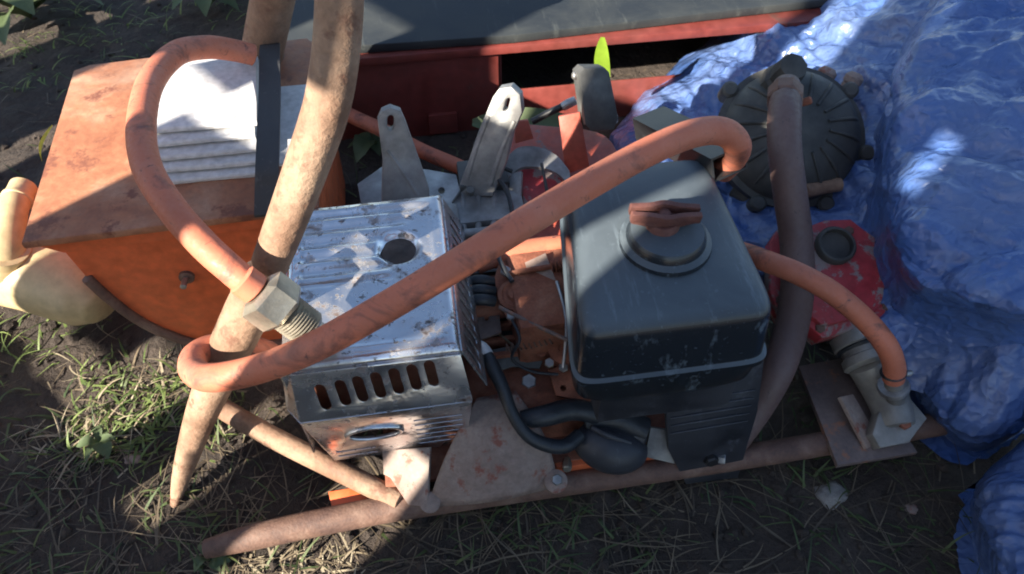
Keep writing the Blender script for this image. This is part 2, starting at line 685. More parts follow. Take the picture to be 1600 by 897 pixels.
def board(name, u0, u1, v0, v1, ds=0, tilt=0, th=.022):
    """u along the added screen, v = height where its shadow falls at the origin"""
    dv = -(FS + ds) * math.tan(SUN_EL)
    z0, z1 = max(-.03, v0 + dv), v1 + dv
    c = ex_s * (FS + ds) + ex_u * ((u0 + u1) / 2) + Vector((0, 0, (z0 + z1) / 2))
    h = Vector(((u1 - u0) / 2, th / 2, (z1 - z0) / 2))
    o = box(name, -h, h, M['wood'], None, .003, Matrix.Rotation(tilt, 3, 'Y'))
    o.data.transform(Matrix.Translation(c) @ rotf.to_4x4())
    o.parent = shade_screen
    o.matrix_parent_inverse = Matrix.Translation(-shade_screen.location)
    return o


# ------------------------------------------------------------------ red trough behind, with a dark board over it
tr = thing('red_steel_trough', (.1, .68, 0), 'long dull red steel trough lying behind the engine', 'trough')
box('left_panel', (-.40, .665, -.01), (.072, .672, .182), M['red_sheet'], tr, .002)
box('top_flange', (-.40, .652, .183), (.80, .70, .20), M['red_sheet'], tr, .003)
box('lower_rail', (.074, .668, -.01), (.80, .674, .085), M['red_sheet'], tr, .003)
box('back_panel', (-.40, .98, -.01), (.80, .99, .182), M['red_sheet'], tr, .002)
box('end_panel', (-.407, .66, -.01), (-.401, .99, .20), M['red_sheet'], tr, .002)
box('inner_divider', (.074, .676, -.01), (.08, .97, .18), M['red_sheet'], tr, .002)
box('foot_plate', (-.08, .655, 0), (-.02, .664, .05), M['red_sheet'], tr, .002)
bo = plate('dark_board', [(-.35, .672), (.10, .66), (.62, .69), (.80, .70), (.80, 1.6), (-.35, 1.6)], (0, 0, .211), (0, 0, 1), .014, M['board'], None, (), .002, False)
tag(bo, 'dark grey-green flat board lying over the red trough', 'board')

# ------------------------------------------------------------------ rusted orange box on the left
bx_ = thing('orange_metal_box', (-.44, .33, 0), 'rusted orange metal box with a flat lid at left', 'box')
prof = [(-.608, .272), (-.600, .20), (-.588, .15), (-.570, .10), (-.545, .06), (-.505, .02), (-.46, -.004), (-.262, -.004), (-.256, .272)]
bm = bmesh.new()
fr = [bm.verts.new((x, .152, z)) for x, z in prof]
bk = [bm.verts.new((x, .53, z)) for x, z in prof]
n_ = len(prof)
bm.faces.new(fr[::-1])
bm.faces.new(bk)
for i in range(n_):
    bm.faces.new((fr[i], fr[(i + 1) % n_], bk[(i + 1) % n_], bk[i]))
frombm('body', bm, M['orange_paint'], bx_, 30)
lid_pts = [P(38, 378, .30), P(118, 112, .30), P(140, 104, .30), P(478, 62, .30), P(492, 72, .30), P(494, 322, .30)]
plate('lid', [(p.x, p.y) for p in lid_pts], (0, 0, .2955), (0, 0, 1), .007, M['rust_lid'], bx_, (), .003, False)
bm = bmesh.new()
a, b = P(40, 379, .296), P(494, 323, .296)
lip = [bm.verts.new(v) for v in (a, b, b + Vector((0, .003, -.030)), a + Vector((.035, .004, -.030)))]
bm.faces.new(lip)
r_ = bmesh.ops.extrude_face_region(bm, geom=bm.faces[:])
bmesh.ops.translate(bm, vec=(0, .005, 0), verts=[v for v in r_['geom'] if isinstance(v, bmesh.types.BMVert)])
frombm('lid_lip', bm, M['orange_paint'], bx_)
tube('rim', [(Vector((x + .002, .148, z)), .008) for x, z in prof[1:8]], M['rust_pipe_dark'], bx_, 12, 5)
bp = PY(292, 432, .150)
lathe('toggle_collar', bp, (0, -1, .1), [(.011, -.003), (.011, .004), (.007, .006)], M['rust_pipe_dark'], bx_)
tube('toggle_stem', [(bp, .0042), (bp + Vector((0, -.012, .004)), .0042), (bp + Vector((.0, -.026, .006)), .0046)], M['zinc'], bx_, 10, 4)

# white sheets stacked on the lid
st = thing('white_sheet_stack', P(320, 200, .30), 'stack of white folded sheets under a black strap on box lid', 'sheets')
SH = [(291, .3015, 262, 405), (272, .3125, 258, 402), (253, .3235, 246, 403), (232, .3345, 240, 400), (211, .3455, 236, 403)]
for k, (py, z, pxl, pxr) in enumerate(SH):
    a, b = P(pxl, py, z), P(pxr, py - 14, z)
    c, e = P(406 - k + random.uniform(-3, 3), 90 + k * 2, z), P(238 + k, 106 + k * 2, z)
    ns_, tk = 12, .0085
    sec = [(0, .0022), (.0012, .0006), (.0012, tk - .0012), (.0030, tk), ]
    v, f = [], []
    for i in range(ns_ + 1):
        t = i / ns_
        fr = a * (1 - t) + b * t
        bk_ = e * (1 - t) + c * t
        wv_ = .0006 * math.sin(t * 4 + k * 1.7) + .0002 * math.sin(t * 19 + k)
        dq = (bk_ - fr).normalized()
        zz = .0003 * math.sin(t * 4 + k * 2)
        for dx_, dz_ in ((.0020, .0), (.0, .0015), (.0, tk - .0025), (.0022, tk - .0003), (.006, tk)):
            q = fr + dq * (dx_ + wv_)
            v.append((q.x, q.y, z + dz_ + zz))
        v.append((bk_.x, bk_.y + wv_, z + tk))
        v.append((bk_.x, bk_.y + wv_, z))
    for i in range(ns_):
        for q in range(7):
            f.append((i * 7 + q, (i + 1) * 7 + q, (i + 1) * 7 + (q + 1) % 7, i * 7 + (q + 1) % 7))
    f += [tuple(range(7)), tuple(ns_ * 7 + q for q in range(7))[::-1]]
    bm = bmesh.new()
    vs_ = [bm.verts.new(q) for q in v]
    for q in f:
        bm.faces.new([vs_[w_] for w_ in q])
    frombm('sheet', bm, M['white_sheet'], st, 30)
box('side_sheet', (-.318, .232, .3005), (-.262, .425, .306), M['white_sheet'], st, .001)
# strap
pts = [P(424, 62, .320), P(421, 74, .362), P(421, 130, .366), P(419, 200, .364), P(417, 258, .350), P(416, 295, .328), P(415, 335, .305)]
bm = bmesh.new()
prv = None
cv = spline([(p, 0) for p in pts], 6)
for i, (p, _) in enumerate(cv):
    row = [bm.verts.new(p + Vector((dx, 0, dz))) for dx, dz in ((-.0155, 0), (.0155, 0), (.0155, -.004), (-.0155, -.004))]
    if prv:
        for q in range(4):
            bm.faces.new((prv[q], prv[(q + 1) % 4], row[(q + 1) % 4], row[q]))
    else:
        bm.faces.new(row)
    prv = row
bm.faces.new(prv[::-1])
tag(frombm('black_strap', bm, M['strap'], None), 'flat black strap lying across the white sheets on the box', 'strap')

# ------------------------------------------------------------------ machine frame of rusted tube
fr_ = thing('tube_frame', (.1, -.19, 0), 'rusted tube frame lying on the ground under the engine', 'frame')
zf = .033
tube('front_rail', [(P(322, 858, .024), .013), (P(400, 838, .03), .0175), (P(520, 812, zf), .0185), (P(640, 790, zf), .0185), (P(850, 760, zf), .0175),
                    (P(1060, 730, zf), .0175), (P(1290, 693, zf), .0175), (P(1470, 662, zf), .0175)], M['rust_pipe_dark'], fr_, 20, 8)
tube('cross_tube', [(P(320, 622, .055), .015), (P(420, 680, .052), .0155), (P(520, 730, .05), .0155), (P(625, 783, .045), .0145)], M['rust_pipe'], fr_, 18, 6)
tube('rear_rail', [(Vector((-.30, .22, zf)), .0175), (Vector((.1, .22, zf)), .0175), (Vector((.55, .2, zf)), .0175)], M['rust_pipe_dark'], fr_, 18, 4)
plate('bracket_tab', [(600, 705), (672, 700), (668, 790), (640, 787), (612, 745), (602, 740)], P(640, 745, .072), (-.35, -.5, .8), .005, M['rust_tan'], fr_)
box('cross_plate', (-.20, -.17, .055), (.25, .20, .064), M['rust_plate'], fr_, .002)
plate('pump_foot', [(1248, 575), (1330, 560), (1430, 708), (1308, 728)], P(1330, 650, .052), (0, -.05, 1), .007, M['steel_rust'], fr_)
plate('orange_tab', [(515, 770), (565, 762), (575, 782), (520, 792)], P(545, 777, .02), (0, -.2, 1), .004, M['orange_paint'], fr_)

# ------------------------------------------------------------------ handle tubes
ha = thing('handle_tube', P(275, 780, 0), 'thick rusted handle tube rising from the ground past the muffler', 'tube')
low = [(P(273, 788, -.012), .0065), (P(285, 740, .045), .0135), (P(312, 655, .135), .0205), (P(345, 575, .22), .0255), (P(385, 490, .305), .0275), (P(415, 430, .363), .0255)]
tube('lower_tube', low, M['rust_pipe'], ha, 24, 8)
up_ = [(P(422, 412, .378), .0212), (P(446, 350, .43), .0222), (P(481, 255, .50), .0232), (P(512, 160, .56), .0236), (P(527, 60, .62), .0232), (P(531, -50, .68), .0225), (P(528, -170, .73), .022)]
tube('upper_tube', up_, M['rust_pipe'], ha, 26, 10)
hb = thing('rear_handle_tube', P(400, 80, .30), 'rusted tube standing on the rear edge of the orange box', 'tube')
tube('tube', [(P(408, 92, .303), .034), (P(418, 40, .37), .0335), (P(432, -30, .45), .033), (P(452, -130, .55), .032)], M['rust_pipe'], hb, 24, 6)
lathe('foot_collar', P(407, 90, .303), (.05, .1, 1), [(.040, 0), (.040, .008), (.036, .010)], M['rust_pipe_dark'], hb)

# ------------------------------------------------------------------ engine
en = thing('engine', (0, 0, .064), 'small rusty engine with chrome muffler guard and black fuel tank', 'engine')
# --- fuel tank
tcx, tcy = .162, -.062
tank = rings('fuel_tank', [(.243, tcx, tcy, .078, .112, 5), (.250, tcx, tcy, .094, .132, 6), (.272, tcx, tcy, .1015, .1405, 9), (.306, tcx, tcy, .1030, .1425, 11),
                           (.309, tcx, tcy, .1065, .1460, 11), (.317, tcx, tcy, .1065, .1460, 11), (.320, tcx, tcy, .1030, .1415, 11), (.350, tcx, tcy, .1020, .1360, 11),
                           (.376, tcx, tcy, .1008, .1310, 11), (.384, tcx, tcy, .0990, .1280, 11), (.3895, tcx, tcy, .0955, .1235, 10), (.3925, tcx, tcy, .0900, .1160, 10), (.396, tcx, tcy + .003, .078, .098, 9),
                           (.3985, tcx, tcy + .004, .050, .064, 6), (.400, tcx, tcy + .006, .02, .025, 3), (.4002, tcx, tcy + .006, .004, .004, 2)], M['tank'], en, 120, 40, .10, .010)
nk = P(1040, 372, .405)
lathe('filler_neck', nk, (0, 0, 1), [(.053, -.006), (.052, -.001), (.048, .0015), (.0455, .003), (.0435, .010), (.041, .0135), (.02, .015), (.0, .0152)], M['tank'], tank, 40)
cp = P(1038, 337, .434)
wing = []
for k in range(40):
    a = 2 * math.pi * k / 40
    x = .038 * math.copysign(abs(math.cos(a)) ** .55, math.cos(a))
    y = .0118 * math.copysign(abs(math.sin(a)) ** .6, math.sin(a)) * (1.0 + .16 * math.cos(a * 4))
    wing.append((x * math.cos(-.10) - y * math.sin(-.10), x * math.sin(-.10) + y * math.cos(-.10)))
cn = Vector((.05, -.12, 1)).normalized()
cap = plate('filler_cap', [(x * .97, y * .8) for x, y in wing], cp - cn * .004, cn, .004, M['rust_cap'], tank, (), .001, False)
lathe('cap_stem', cp - Vector((0, 0, .016)), (0, 0, 1), [(.020, -.004), (.019, .006), (.016, .010)], M['rust_cap'], tank)
for sy in (-1, 1):
    xs_ = np.linspace(-.038, .038, 21)
    yc_ = [sy * (.0068 + .0040 * math.exp(-(x / .012) ** 2) - .0012 * (abs(x) / .038) ** 3) for x in xs_]
    ol = [(x, y - .0022) for x, y in zip(xs_, yc_)] + [(x, y + .0022) for x, y in zip(xs_[::-1], yc_[::-1])]
    ol = [(x * math.cos(-.10) - y * math.sin(-.10), x * math.sin(-.10) + y * math.cos(-.10)) for x, y in ol]
    plate('grip_bar', ol, cp + cn * .004, cn, .011, M['rust_cap'], tank, (), .0012, False)
lathe('cap_knob', cp - cn * .002, cn, [(.0085, -.003), (.0085, .004), (.006, .0075), (.002, .0085), (0, .0086)], M['rust_cap'], tank, 20)
box('tank_cradle', (.078, -.188, .190), (.252, .05, .246), M['black_panel'], en, .008)
# --- front black sheet below the tank
pn = Vector((.03, -1, .12)).normalized()
sh = plate('front_sheet', [(1036, 585), (1190, 560), (1180, 640), (1150, 742), (1072, 752), (1045, 700)], P(1110, 715, .060), pn, .006, M['black_panel'], en, (), .0015)
for k in range(5):
    y0 = 618 + k * 12
    a, b = PN(1046, y0 + 8, P(1110, 715, .063), pn) + pn * .004, PN(1178 - k * 3, y0 - 12, P(1110, 715, .063), pn) + pn * .004
    tube('sheet_rib', [(a, .0012), ((a + b) / 2, .0019), (b, .0012)], M['black_panel'], sh, 8, 4)
bolt('sheet_bolt', PN(1108, 712, P(1110, 715, .06), pn) + pn * .003, pn, .010, .010, M['black_steel'], sh)
bolt('bright_nut', PN(1122, 712, P(1110, 715, .06), pn) + pn * .005, (1, -.4, .2), .0075, .008, M['zinc'], sh)
# --- crankcase and plates
bm = bmesh.new()
bmesh.ops.create_cube(bm, size=1)
for v in bm.verts:
    v.co = Vector((.005 + v.co.x * (.20 if v.co.z < 0 else .17), -.02 + v.co.y * (.24 if v.co.z < 0 else .2), .10 + v.co.z * .075))
bmesh.ops.bevel(bm, geom=bm.edges[:], offset=.018, segments=3, affect='EDGES', profile=.5)
frombm('crankcase', bm, M['rust_plate'], en)
box('cylinder_block', (.0, -.06, .14), (.12, .10, .235), M['rust_plate'], en, .012)
for k in range(6):
    box('cooling_fin', (-.045, -.05 + k * .026, .137), (.03, -.042 + k * .026, .165), M['rust_plate'], en, .002)
pp = P(850, 455, .215)
hp = [circ(865, 468, 9, 10), circ(890, 470, 10, 9), circ(833, 472, 5), circ(880, 492, 7), circ(850, 493, 5), circ(902, 494, 8)]
plate('perforated_plate', [(770, 415), (815, 398), (850, 405), (856, 440), (885, 450), (925, 462), (930, 515), (900, 520), (835, 515), (785, 500)], pp, (.0, -.18, 1), .006, M['rust_plate'], en, hp, .001, round_=1)
lathe('plate_boss', P(805, 462, .222), (0, -.18, 1), [(.024, -.01), (.024, .003), (.019, .006), (.017, .004), (.012, .004), (.010, .009), (.0, .0095)], M['rust_plate'], en)
plate('lever_tab', [(822, 412), (852, 398), (868, 440), (845, 470), (832, 455)], P(845, 430, .232), (-.2, -.25, 1), .004, M['rust_tan'], en)
tube('spring_rod', [(P(795, 428, .235), .004), (P(840, 420, .24), .004), (P(895, 412, .24), .004)], M['rust_plate'], en, 10, 4)
for k in range(5):
    lathe('spring_coil', P(862 + k * 6, 417 - k * 1, .241), (1, .1, 0), [(.006, -.0012), (.008, 0), (.006, .0012)], M['rust_plate'], en, 14)
plate('governor_plate', [(858, 580), (905, 560), (935, 610), (920, 628), (870, 618)], P(890, 600, .15), (0, -.3, 1), .005, M['rust_plate'], en, [circ(880, 607, 6)], .001)
lathe('bolt_boss', P(823, 608, .120), (0, -.35, 1), [(.036, -.02), (.033, .008), (.026, .014), (.0, .016)], M['rust_plate'], en)
bolt('boss_bolt', P(826, 597, .136), (0, -.35, 1), .011, .007, M['zinc'], en)
for (x, y, z) in ((858, 568, .165), (880, 575, .162)):
    bolt('plate_bolt', P(x, y, z), (0, -.3, 1), .007, .005, M['zinc'], en)
lathe('pulley', P(770, 540, .135), (.1, -.35, 1), [(.046, -.012), (.046, -.006), (.036, -.002), (.036, .003), (.046, .007), (.046, .012), (.014, .013), (.0, .014)], M['black_rubber'], en, 36)
tube('wire_tie', [(P(760, 505, .17), .0018), (P(790, 530, .165), .0018), (P(815, 552, .155), .0018)], M['straw'], en, 8, 4)
# ribbed black coil left of the perforated plate
for k in range(3):
    tube('coil_rib', [(P(735, 440 + k * 15, .215), .008), (P(752, 438 + k * 15, .222), .0085), (P(772, 441 + k * 15, .215), .008)], M['black_rubber'], en, 12, 4)
box('side_block', (-.052, .02, .165), (-.012, .07, .20), M['rust_plate'], en, .006)
# front shroud, a curved sheet
v, f = [], []
nu, nv = 26, 18
for j in range(nv + 1):
    t = j / nv
    for i in range(nu + 1):
        s = i / nu
        ax, ay = 745 + (805 - 745) * s, 622 - 12 * s
        bx2, by2 = 668 + (872 - 668) * s, 792 - 32 * s - 8 * math.sin(s * math.pi) * -1
        ex = ax + (bx2 - ax) * t
        ey = ay + (by2 - ay) * t
        bulge = 22 * math.sin(t * math.pi) * (s - .35)
        z = .150 - .085 * t ** 1.8 - .02 * (2 * s - 1) ** 2 * t
        v.append(P(ex + bulge, ey, z))
for j in range(nv):
    for i in range(nu):
        q = j * (nu + 1) + i
        f.append((q, q + nu + 1, q + nu + 2, q + 1))
so = mesh('front_shroud', v, f, M['rust_tan'], en, 60)
md = so.modifiers.new('thickness', 'SOLIDIFY')
md.thickness = .005
md.offset = -1
lathe('shroud_lug', P(868, 752, .066), (0, -.4, 1), [(.016, -.006), (.016, .004), (.012, .006)], M['rust_tan'], en)
bolt('lug_bolt', P(870, 750, .071), (0, -.4, 1), .008, .005, M['zinc'], en)
lathe('shroud_lug', P(672, 785, .058), (0, -.4, 1), [(.014, -.006), (.014, .003), (.01, .005)], M['rust_tan'], en)
# carburettor
cb = P(962, 690, .085)
tube('carburettor_bowl', [(P(905, 672, .10), .012), (P(918, 684, .096), .026), (P(940, 695, .09), .034), (P(968, 704, .085), .033), (P(992, 704, .082), .024), (P(1006, 700, .08), .010)], M['black_panel'], en, 26, 7)
tube('bowl_ridge', [(P(925, 668, .125), .004), (P(950, 680, .124), .005), (P(985, 692, .112), .004)], M['black_panel'], en, 10, 5)
tube('intake_neck', [(P(915, 655, .115), .019), (P(955, 650, .12), .020), (P(1005, 672, .10), .019)], M['black_rubber'], en, 18, 6)
lathe('choke_collar', P(998, 675, .095), (1, -.2, -.2), [(.021, -.012), (.021, .004), (.017, .008)], M['black_panel'], en, 24)
plate('grey_tab', [(1017, 668), (1042, 672), (1052, 722), (1008, 712)], P(1030, 695, .078), (-.1, -.75, .6), .004, M['alu'], en)
bolt('jet_screw', P(1000, 715, .062), (0, -1, .2), .006, .008, M['brass'], en)
bolt('jet_screw', P(886, 725, .066), (-.2, -1, .2), .007, .010, M['brass'], en)
tube('fuel_hose', [(P(815, 655, .14), .012), (P(850, 650, .145), .0145), (P(895, 640, .14), .015), (P(935, 648, .13), .014)], M['black_rubber'], en, 16, 6)
# spark lead
tube('spark_lead', [(P(757, 548, .205), .0075), (P(768, 570, .205), .0098), (P(785, 605, .19), .0088), (P(800, 645, .17), .0082), (P(822, 678, .15), .0085), (P(850, 694, .135), .0095), (P(882, 697, .125), .010), (P(905, 680, .12), .0095)], M['black_rubber'], en, 16, 8)
tube('plug_cap', [(P(744, 540, .205), .008), (P(752, 544, .207), .0095), (P(762, 556, .206), .009)], M['white_sheet'], en, 16, 4)
box('red_underbody', (.035, -.178, .038), (.18, -.12, .062), M['orange_paint'], en, .004)

# linkage, springs, wires and studs between guard and tank
def coil(name, a, b, r, wire, turns, mat, parent):
    a, b = Vector(a), Vector(b)
    ax_ = (b - a).normalized()
    Mc = frame_of(ax_)
    n_p = turns * 10
    pts_ = [(a + (b - a) * (q / n_p) + Mc.to_3x3() @ Vector((r * math.cos(q * .628), r * math.sin(q * .628), 0)), wire) for q in range(n_p + 1)]
    return tube(name, pts_, mat, parent, 6, 1)


coil('return_spring', P(790, 545, .19), P(862, 530, .20), .006, .0012, 9, M['rust_pipe_dark'], en)
tube('linkage_rod', [(P(780, 480, .235), .0028), (P(830, 505, .232), .0028), (P(905, 540, .225), .0028)], M['steel_rust'], en, 8, 4)
tube('linkage_rod', [(P(870, 440, .240), .0025), (P(885, 500, .235), .0025), (P(880, 575, .2), .0025)], M['zinc'], en, 8, 4)
tube('ground_wire', [(P(800, 500, .225), .0022), (P(812, 530, .22), .0022), (P(800, 560, .19), .0022), (P(830, 580, .175), .0022), (P(872, 585, .17), .0022)], M['black_rubber'], en, 8, 6)
tube('throttle_cable', [(P(742, 222, .262), .0035), (P(757, 258, .245), .0035), (P(788, 292, .235), .0035), (P(800, 340, .235), .0035), (P(778, 392, .24), .0035), (P(800, 440, .24), .0035)], M['black_rubber'], en, 10, 7)
for (x, y, z, r) in ((790, 425, .232, .008), (912, 478, .226, .006), (798, 495, .222, .006), (845, 552, .17, .008), (905, 572, .165, .006), (770, 600, .13, .008), (785, 640, .125, .007)):
    bolt('stud_nut', P(x, y, z), (0, -.2, 1), r, r * .7, M['rust_plate'] if x % 2 else M['zinc'], en)
for k in range(4):
    box('head_fin', (-.055, .085 + k * .017, .13), (.035, .091 + k * .017, .188 - k * .004), M['casing'], en, .001)
lathe('governor_hub', P(880, 545, .175), (.1, -.3, 1), [(.022, -.02), (.022, .002), (.017, .006), (.009, .006), (.008, .012), (0, .013)], M['rust_plate'], en, 20)
plate('heat_shield', [(738, 470), (775, 462), (782, 520), (745, 532)], P(760, 495, .185), (.2, -.2, 1), .003, M['steel_rust'], en, [circ(760, 498, 5)])
plate('torn_gasket', [(770, 548), (812, 540), (850, 556), (842, 575), (800, 572), (778, 580)], P(810, 560, .155), (0, -.3, 1), .003, M['casing'], en)
# --- muffler guard
gu = bpy.data.objects.new('muffler_guard', None)
gx0, gx1, gy0, gy1, gz0 = -.290, -.078, -.126, .147, .300
NX, NY = 74, 92
xs, ys = np.linspace(gx0, gx1, NX), np.linspace(gy0, gy1, NY)
GX, GY = np.meshgrid(xs, ys)
GZ = np.full_like(GX, gz0)
rb = ((GY > -.005) & (GY < .135)) * np.clip((-.145 + .05 * np.clip((GY - .06) / .08, 0, 1) - GX) / .02, 0, 1)
GZ += rb * .0022 * np.sin(GY * 2 * math.pi / .0255) * np.clip((GX - gx0 - .012) / .01, 0, 1)
hc = P(622, 386, .30)
d = np.hypot(GX - hc.x, GY - hc.y)
GZ -= .010 * np.clip((.030 - d) / .008, 0, 1)
GZ += fbm(GX * 22, GY * 22, 2.2, 3) * .0022
eb = np.minimum(np.minimum(GX - gx0, gx1 - GX), np.minimum(GY - gy0, gy1 - GY))
er = .013
GZ -= np.where(eb < er, er - np.sqrt(np.maximum(0, er ** 2 - (er - eb) ** 2)), 0)
GZ += np.where((eb > .016) & (eb < .022), .0012, 0)
idx = np.arange(NX * NY).reshape(NY, NX)
F = np.stack([idx[:-1, :-1], idx[:-1, 1:], idx[1:, 1:], idx[1:, :-1]], -1).reshape(-1, 4)
guard = mesh('muffler_guard', np.stack([GX, GY, GZ], -1).reshape(-1, 3), F.tolist(), M['chrome'], en, 60)
md = guard.modifiers.new('thickness', 'SOLIDIFY')
md.thickness = .0016
bpy.data.objects.remove(gu)
lathe('exhaust_outlet', (hc.x, hc.y, .2905), (0, 0, 1), [(.0235, -.004), (.0235, .0012), (.021, .0022), (.009, .0026), (.007, .0040), (.0035, .0046), (0, .0046)], M['rust_stain'], guard, 28)
# slotted front band, then the lower face
def gfront(name, y0, y1, za, zb, xa0, xa1, xb0, xb1, holes):
    """sloping front panel from (y0, za) at the top to (y1, zb) at the bottom"""
    top, bot = Vector((0, y0, za)), Vector((0, y1, zb))
    dn = (bot - top)
    H = dn.length
    ey = -dn.normalized()
    n = Vector((1, 0, 0)).cross(ey)
    p0 = bot
    return plate(name, [(xb0, 0), (xb1, 0), (xa1, H), (xa0, H)], p0, n, .0016, M['chrome'], guard, holes, .0006, False, tuple(ey))
sl_ = []
bt0, bt1 = Vector((0, -.1265, .2885)), Vector((0, -.1500, .2240))
bn = Vector((1, 0, 0)).cross((bt0 - bt1).normalized())
for px in (505, 536, 563, 591, 619, 647, 674):
    q = PN(px, 583 + (673 - px) * .22, bt1, bn)
    sl_.append(slot(q.x, (q - bt1).dot((bt0 - bt1).normalized()), .0140, .040, -.10))
gfront('front_band', -.1265, -.1500, .2885, .2240, gx0 + .012, gx1 - .003, gx0 + .010, gx1 + .006, sl_)
low_h = []
for k in range(6):
    yy = .022 + k * .0165
    low_h.append([(-.148, yy), (-.086, yy), (-.086, yy + .0045), (-.148, yy + .0045)])
low_h.append(circ(-.200, .083, .033, .0165, 28))
for k in range(2):
    yy = .012 + k * .017
    low_h.append([(-.258, yy), (-.205, yy), (-.205, yy + .006), (-.258, yy + .006)])
gfront('lower_face', -.1505, -.1290, .2220, .0800, gx0 + .010, gx1 + .005, gx0 + .026, gx1 - .006, low_h)
# chamfered left front corner
for nm, z0_, z1_, pts_ in (('corner_band', 0, 0, [(gx0 + .012, -.1265, .2885), (gx0 + .010, -.1500, .2240), (gx0 - .006, -.128, .222), (gx0 + .001, -.112, .2885)]),
                           ('corner_face', 0, 0, [(gx0 + .010, -.1505, .2220), (gx0 + .026, -.1290, .0800), (gx0 + .008, -.105, .082), (gx0 - .006, -.128, .2205)])):
    cc = mesh(nm, pts_, [(0, 1, 2, 3)], M['chrome'], guard, None)
    cc.modifiers.new('thickness', 'SOLIDIFY').thickness = .0016
fl0, fl1 = Vector((0, -.1505, .2220)), Vector((0, -.1290, .0800))
fey = (fl0 - fl1).normalized()
fn = Vector((1, 0, 0)).cross(fey)
oc = fl1 + fey * .083 + Vector((-.200, 0, 0)) + fn * .0015
ov = [(oc + Vector((.035 * math.cos(a), 0, 0)) + fey * (.0185 * math.sin(a)), .0032) for a in np.linspace(0, 2 * math.pi, 41)]
tube('oval_ring', ov, M['chrome'], guard, 8, 1)
# right side with slanting slots
A_, B_, D_ = Vector((gx1 - .001, gy0 + .004, .290)), Vector((gx1 - .001, gy1 - .004, .290)), Vector((gx1 + .026, gy0 - .018, .225))
nn = (B_ - A_).cross(D_ - A_).normalized()
if nn.x < 0:
    nn = -nn
Mx = frame_of(nn, (0, 1, 0))
Mx.translation = A_
Mxi = Mx.inverted()
la, lb, ld = Mxi @ A_, Mxi @ B_, Mxi @ D_
sgn = 1 if ld.x > 0 else -1
wd = abs(ld.x)
hol = []
for k in range(13):
    yc = .010 + k * .0195
    x0_, x1_ = sgn * wd * .22, sgn * wd * .78
    hol.append([(x0_, yc), (x1_, yc - .007), (x1_, yc + .002), (x0_, yc + .009)])
plate('side_flange', [(0, 0), (sgn * wd, -.010), (sgn * wd, lb.y + .004), (0, lb.y)], A_, nn, .0016, M['chrome'], guard, hol, .0006, False)
box('rear_wall', (gx0 + .004, gy1 - .004, .10), (gx1 - .004, gy1 - .002, .288), M['chrome'], guard, .0006)
lw = [(gy0 + .002, .10), (gy1 - .006, .10), (gy1 - .004, .287), (gy0 + .001, .287)]
plate('left_wall', [(-y, z) for y, z in lw], Vector((gx0 + .0005, 0, 0)), (-1, 0, 0), .0016, M['chrome'], guard, [slot(-(gy0 + .018), .235, .014, .046), slot(-(gy0 + .05), .235, .014, .046)], .0006, False, (0, 0, 1))
bm = bmesh.new()
bmesh.ops.create_cube(bm, size=1)
for v_ in bm.verts:
    v_.co = Vector((-.184 + v_.co.x * .175, .008 + v_.co.y * .225, .195 + v_.co.z * .17))
bmesh.ops.bevel(bm, geom=bm.edges[:], offset=.02, segments=3, affect='EDGES', profile=.5)
frombm('muffler', bm, M['rust_plate'], en)
tube('exhaust_pipe', [(Vector((-.1, .02, .19)), .02), (Vector((-.06, .02, .185)), .02), (Vector((.01, .03, .18)), .02)], M['rust_plate'], en, 16, 4)

# ------------------------------------------------------------------ cast bracket with two slotted arms
br = thing('cast_bracket', (-.03, .25, .06), 'grey cast bracket with two upright slotted arms behind the muffler', 'bracket')
box('base_block', (-.16, .175, .064), (.05, .255, .205), M['alu'], br, .008)
p1, n1 = PY(625, 240, .238), Vector((.05, -1, .25)).normalized()
plate('arm', [(592, 186), (598, 172), (610, 167), (624, 172), (632, 190), (648, 235), (668, 292), (670, 320), (598, 320), (600, 250)], p1, n1, .012, M['alu'], br, [slot(610, 189, 15, 28)], .002)
tube('arm_web', [(PN(604, 232, p1, n1) + n1 * .007, .003), (PN(622, 255, p1, n1) + n1 * .007, .003), (PN(652, 300, p1, n1) + n1 * .007, .004)], M['alu'], br, 10, 4)
p2, n2 = PY(775, 200, .262), Vector((-.35, -.9, .3)).normalized()
plate('arm', [(775, 150), (784, 138), (800, 135), (812, 146), (815, 172), (800, 205), (790, 250), (770, 300), (718, 300), (735, 255), (752, 205)], p2, n2, .016, M['alu'], br, [slot(794, 160, 13, 26, -.25)], .003)
tube('arm_web', [(PN(766, 178, p2, n2) + n2 * .009, .004), (PN(748, 225, p2, n2) + n2 * .009, .004), (PN(732, 275, p2, n2) + n2 * .009, .005)], M['alu'], br, 10, 4)
tube('arm_web', [(PN(806, 185, p2, n2) + n2 * .009, .004), (PN(786, 232, p2, n2) + n2 * .009, .004), (PN(768, 285, p2, n2) + n2 * .009, .005)], M['alu'], br, 10, 4)
# swept strap
cvp = [P(790, 262, .225), P(812, 243, .24), P(845, 243, .245), P(872, 255, .24), P(892, 278, .225)]
bm = bmesh.new()
prv = None
for i, (p, _) in enumerate(spline([(q, 0) for q in cvp], 6)):
    hw = .016 - .005 * abs(i / 24 - .4)
    row = [bm.verts.new(p + Vector((0, dy, dz))) for dy, dz in ((-hw, -.012), (hw, .004), (hw, 0), (-hw, -.017))]
    if prv:
        for q in range(4):
            bm.faces.new((prv[q], prv[(q + 1) % 4], row[(q + 1) % 4], row[q]))
    else:
        bm.faces.new(row)
    prv = row
bm.faces.new(prv[::-1])
frombm('bent_strap', bm, M['alu'], br)
q0, q1 = P(718, 290, .215), P(792, 268, .215)
box('clamp_bar', (q0.x, q0.y - .01, .205), (q1.x, q1.y + .03, .222), M['casing'], br, .004)
box('dark_pocket', (-.045, .10, .10), (.035, .172, .19), M['black_steel'], br, .004)
